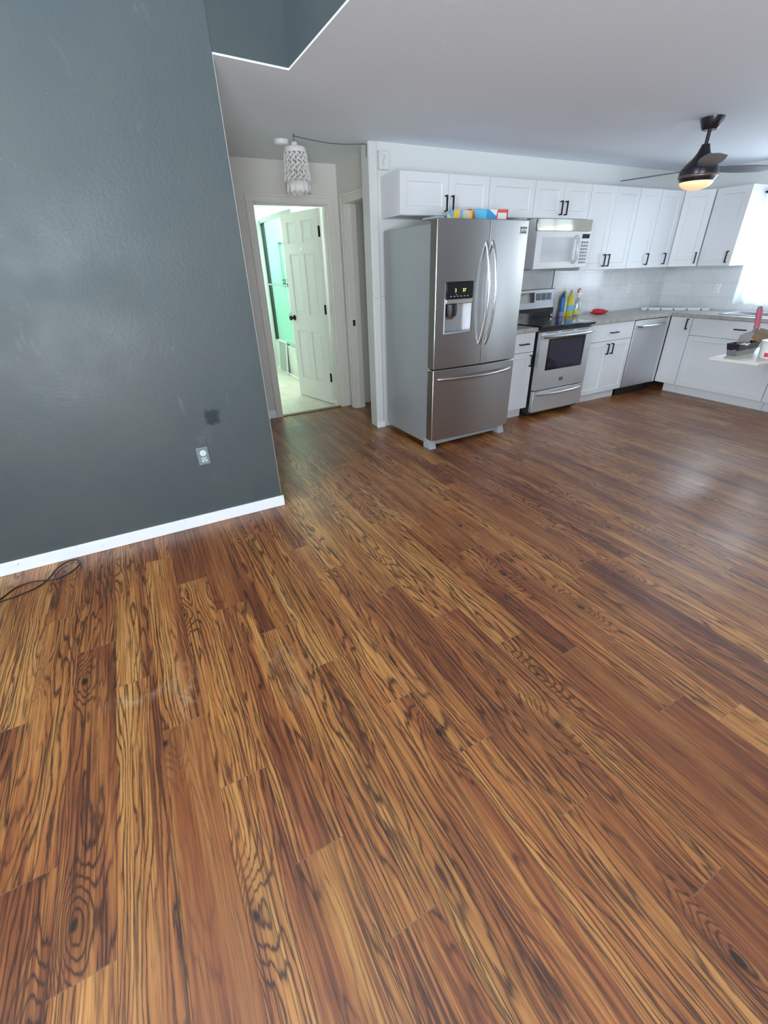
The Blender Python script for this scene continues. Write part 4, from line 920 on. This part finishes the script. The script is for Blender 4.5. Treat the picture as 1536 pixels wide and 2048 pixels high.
# ------------------------------------------------------------------ bathroom: door leaf, tub, glass doors
hx, hy = 2.020, 5.072; ang = math.atan2(5.765 - hy, 1.842 - hx)
dr1 = bpy.data.objects.new('door_1', None); COL.objects.link(dr1); dr1.location = (hx, hy, 0.012); dr1.rotation_euler.z = ang; struct(dr1, 'open white six-panel bathroom door', 'door')
DWd, DHt = 0.712, 2.002
m = MB(); m.box(0, DWd, 0.0125, 0.0225, 0, DHt)
xs = [(0, 0.105), (0.318, 0.394), (DWd - 0.105, DWd)]; zsr = [(0, 0.235), (0.805, 0.985), (1.610, 1.715), (1.915, DHt)]
for side in (0, 1):
    ya, yb = (0.0, 0.0125) if side == 0 else (0.0225, 0.035)
    for a, b in xs: m.box(a, b, ya, yb, 0, DHt)
    for c, d in zsr:
        for a, b in ((0.105, 0.318), (0.394, DWd - 0.105)): m.box(a, b, ya, yb, c, d)
    for c, d in ((0.235, 0.805), (0.985, 1.610), (1.715, 1.915)):
        for a, b in ((0.105, 0.318), (0.394, DWd - 0.105)):
            y0, y1 = (0.0125, 0.004) if side == 0 else (0.0225, 0.031); g1, g2 = 0.016, 0.046
            m.hexa([(a + g1, y0, c + g1), (b - g1, y0, c + g1), (b - g1, y0, d - g1), (a + g1, y0, d - g1), (a + g2, y1, c + g2), (b - g2, y1, c + g2), (b - g2, y1, d - g2), (a + g2, y1, d - g2)])
m.build('door_leaf', M['door'], dr1, smooth=0)
for side, s in ((0, -1), (1, 1)):
    y0 = 0.035 if side else 0.0
    k = MB().lathe([(0.032, y0 + s * 0.0005), (0.030, y0 + s * 0.008), (0.012, y0 + s * 0.012), (0.011, y0 + s * 0.032), (0.024, y0 + s * 0.042), (0.028, y0 + s * 0.055), (0.022, y0 + s * 0.064)], DWd - 0.065, 0.945, 24, 'y').build('door_knob', M['bronze'], dr1, smooth=50)
MB().lathe([(0.016, 0.0355), (0.016, 0.039)], DWd / 2 - 0.005, 1.655, 20, 'y').build('plaque', M['chrome'], dr1).scale = (1, 1, 1)
for z in (0.315, 1.060, 1.800):
    m = MB(); m.box(-0.026, 0.004, 0.0352, 0.040, z - 0.048, z + 0.048); m.tube([(-0.008, 0.043, z - 0.05), (-0.008, 0.043, z + 0.05)], 0.006, 10); m.build('hinge', M['bronze'], dr1)

bt = thing('bathtub', 'white built-in bathtub behind sliding shower doors', 'bathtub', (2.105, 6.235, 0.0))
m = MB(); m.box(0, 0.10, 0, 1.555, 0, 0.44); m.box(0.68, 0.770, 0, 1.555, 0, 0.44); m.box(0.10, 0.68, 0, 0.08, 0, 0.44); m.box(0.10, 0.68, 1.475, 1.555, 0, 0.44); m.box(0.10, 0.68, 0.08, 1.475, 0, 0.10)
m.build('tub_shell', M['tub'], bt, bevel=0.01, seg=3)
m = MB(); m.hexa([(-0.003, 0.15, 0.09), (-0.003, 1.40, 0.09), (0.0, 1.40, 0.09), (0.0, 0.15, 0.09), (-0.003, 0.15, 0.33), (-0.003, 1.40, 0.33), (0, 1.40, 0.33), (0, 0.15, 0.33)]); m.build('apron_panel', M['tub'], bt, bevel=0.001)
sd_ = thing('shower_door', 'green tinted sliding glass shower doors in a chrome frame', 'shower door', (2.15, 6.24, 0.4405))
MB().box(-0.035, 0.035, 0, 1.545, 0, 0.030).build('bottom_track', M['chrome'], sd_, bevel=0.003)
MB().box(-0.04, 0.04, 0, 1.545, 1.635, 1.695).build('header_rail', M['chrome'], sd_, bevel=0.006)
for a, b in ((0, 0.028), (1.517, 1.545)): MB().box(-0.025, 0.025, a, b, 0.0305, 1.6345).build('wall_jamb', M['chrome'], sd_, bevel=0.002)
for i, (yy0, yy1, xx) in enumerate(((0.60, 1.498, -0.016), (0.55, 1.46, 0.016))):
    gp = MB().box(xx - 0.003, xx + 0.003, yy0, yy1, 0.035, 1.630).build('glass_panel', M['shower_glass'], sd_, smooth=0)
    MB().box(xx - 0.006, xx + 0.006, yy0 - 0.006, yy0, 0.035, 1.630).build('edge_stile', M['chrome'], gp)
m = MB(); m.tube([(-0.065, 0.46, 0.84), (-0.065, 1.43, 0.84)], 0.011, 12); m.build('towel_bar', M['chrome'], sd_)
MB().box(-0.028, 0.028, 1.5085, 1.5165, 0.031, 1.634).build('gasket', M['blackplastic'], sd_)
for yy in (0.50, 1.42): MB().box(-0.072, -0.019, yy - 0.014, yy + 0.014, 0.826, 0.854).build('bar_bracket', M['bronze'], sd_, bevel=0.003)
sh = thing('shower_shelf', 'tall narrow grey shower shelf column on the far shower wall', 'shelf', (2.44, 7.795, 1.28))
MB().box(-0.06, 0.06, -0.02, -0.0005, 0.055, 0.56).build('back_panel', mat('grey_green_panel', sr(172, 188, 178), 0.4), sh)
for z in (0.0, 0.055, 0.56): MB().box(-0.07, 0.07, -0.05, -0.0005, z - 0.012, z).build('shelf_bracket', M['bronze'], sh)
sv = thing('shower_valve', 'dark lever shower valve on the far shower wall', 'shower valve', (2.46, 7.7995, 0.80))
MB().lathe([(0.055, -0.004), (0.050, -0.0005)], 0, 0, 28, 'y').build('escutcheon', M['chrome'], sv)
MB().tube([(0, -0.004, 0), (0, -0.05, 0), (0.005, -0.055, 0.06), (0.0, -0.055, 0.11)], [0.016, 0.016, 0.010, 0.007], 10).build('lever', M['bronze'], sv)
wf = thing('framed_panel', 'white framed screen panel leaning against the bathtub', 'panel', (2.062, 7.27, 0.006))
m = MB(); L = 0.40; t_ = R(4)
def lean(u_, w): return (0.036 * w / 0.49 , u_, w)
for (u0, u1, w0, w1) in ((-0.2, -0.175, 0, 0.49), (0.175, 0.2, 0, 0.49), (-0.175, 0.175, 0, 0.025), (-0.175, 0.175, 0.465, 0.49)):
    A = [lean(u0, w0), lean(u1, w0), lean(u1, w1), lean(u0, w1)]; m.hexa([(p[0] - 0.018, p[1], p[2]) for p in A] + [p for p in A])
m.build('frame', M['white_plastic'], wf)
m = MB(); A = [lean(-0.175, 0.025), lean(0.175, 0.025), lean(0.175, 0.465), lean(-0.175, 0.465)]; m.hexa([(p[0] - 0.010, p[1], p[2]) for p in A] + [(p[0] - 0.006, p[1], p[2]) for p in A])
m.build('screen', mat('grey_screen', sr(172, 182, 176), 0.6), wf, smooth=0)
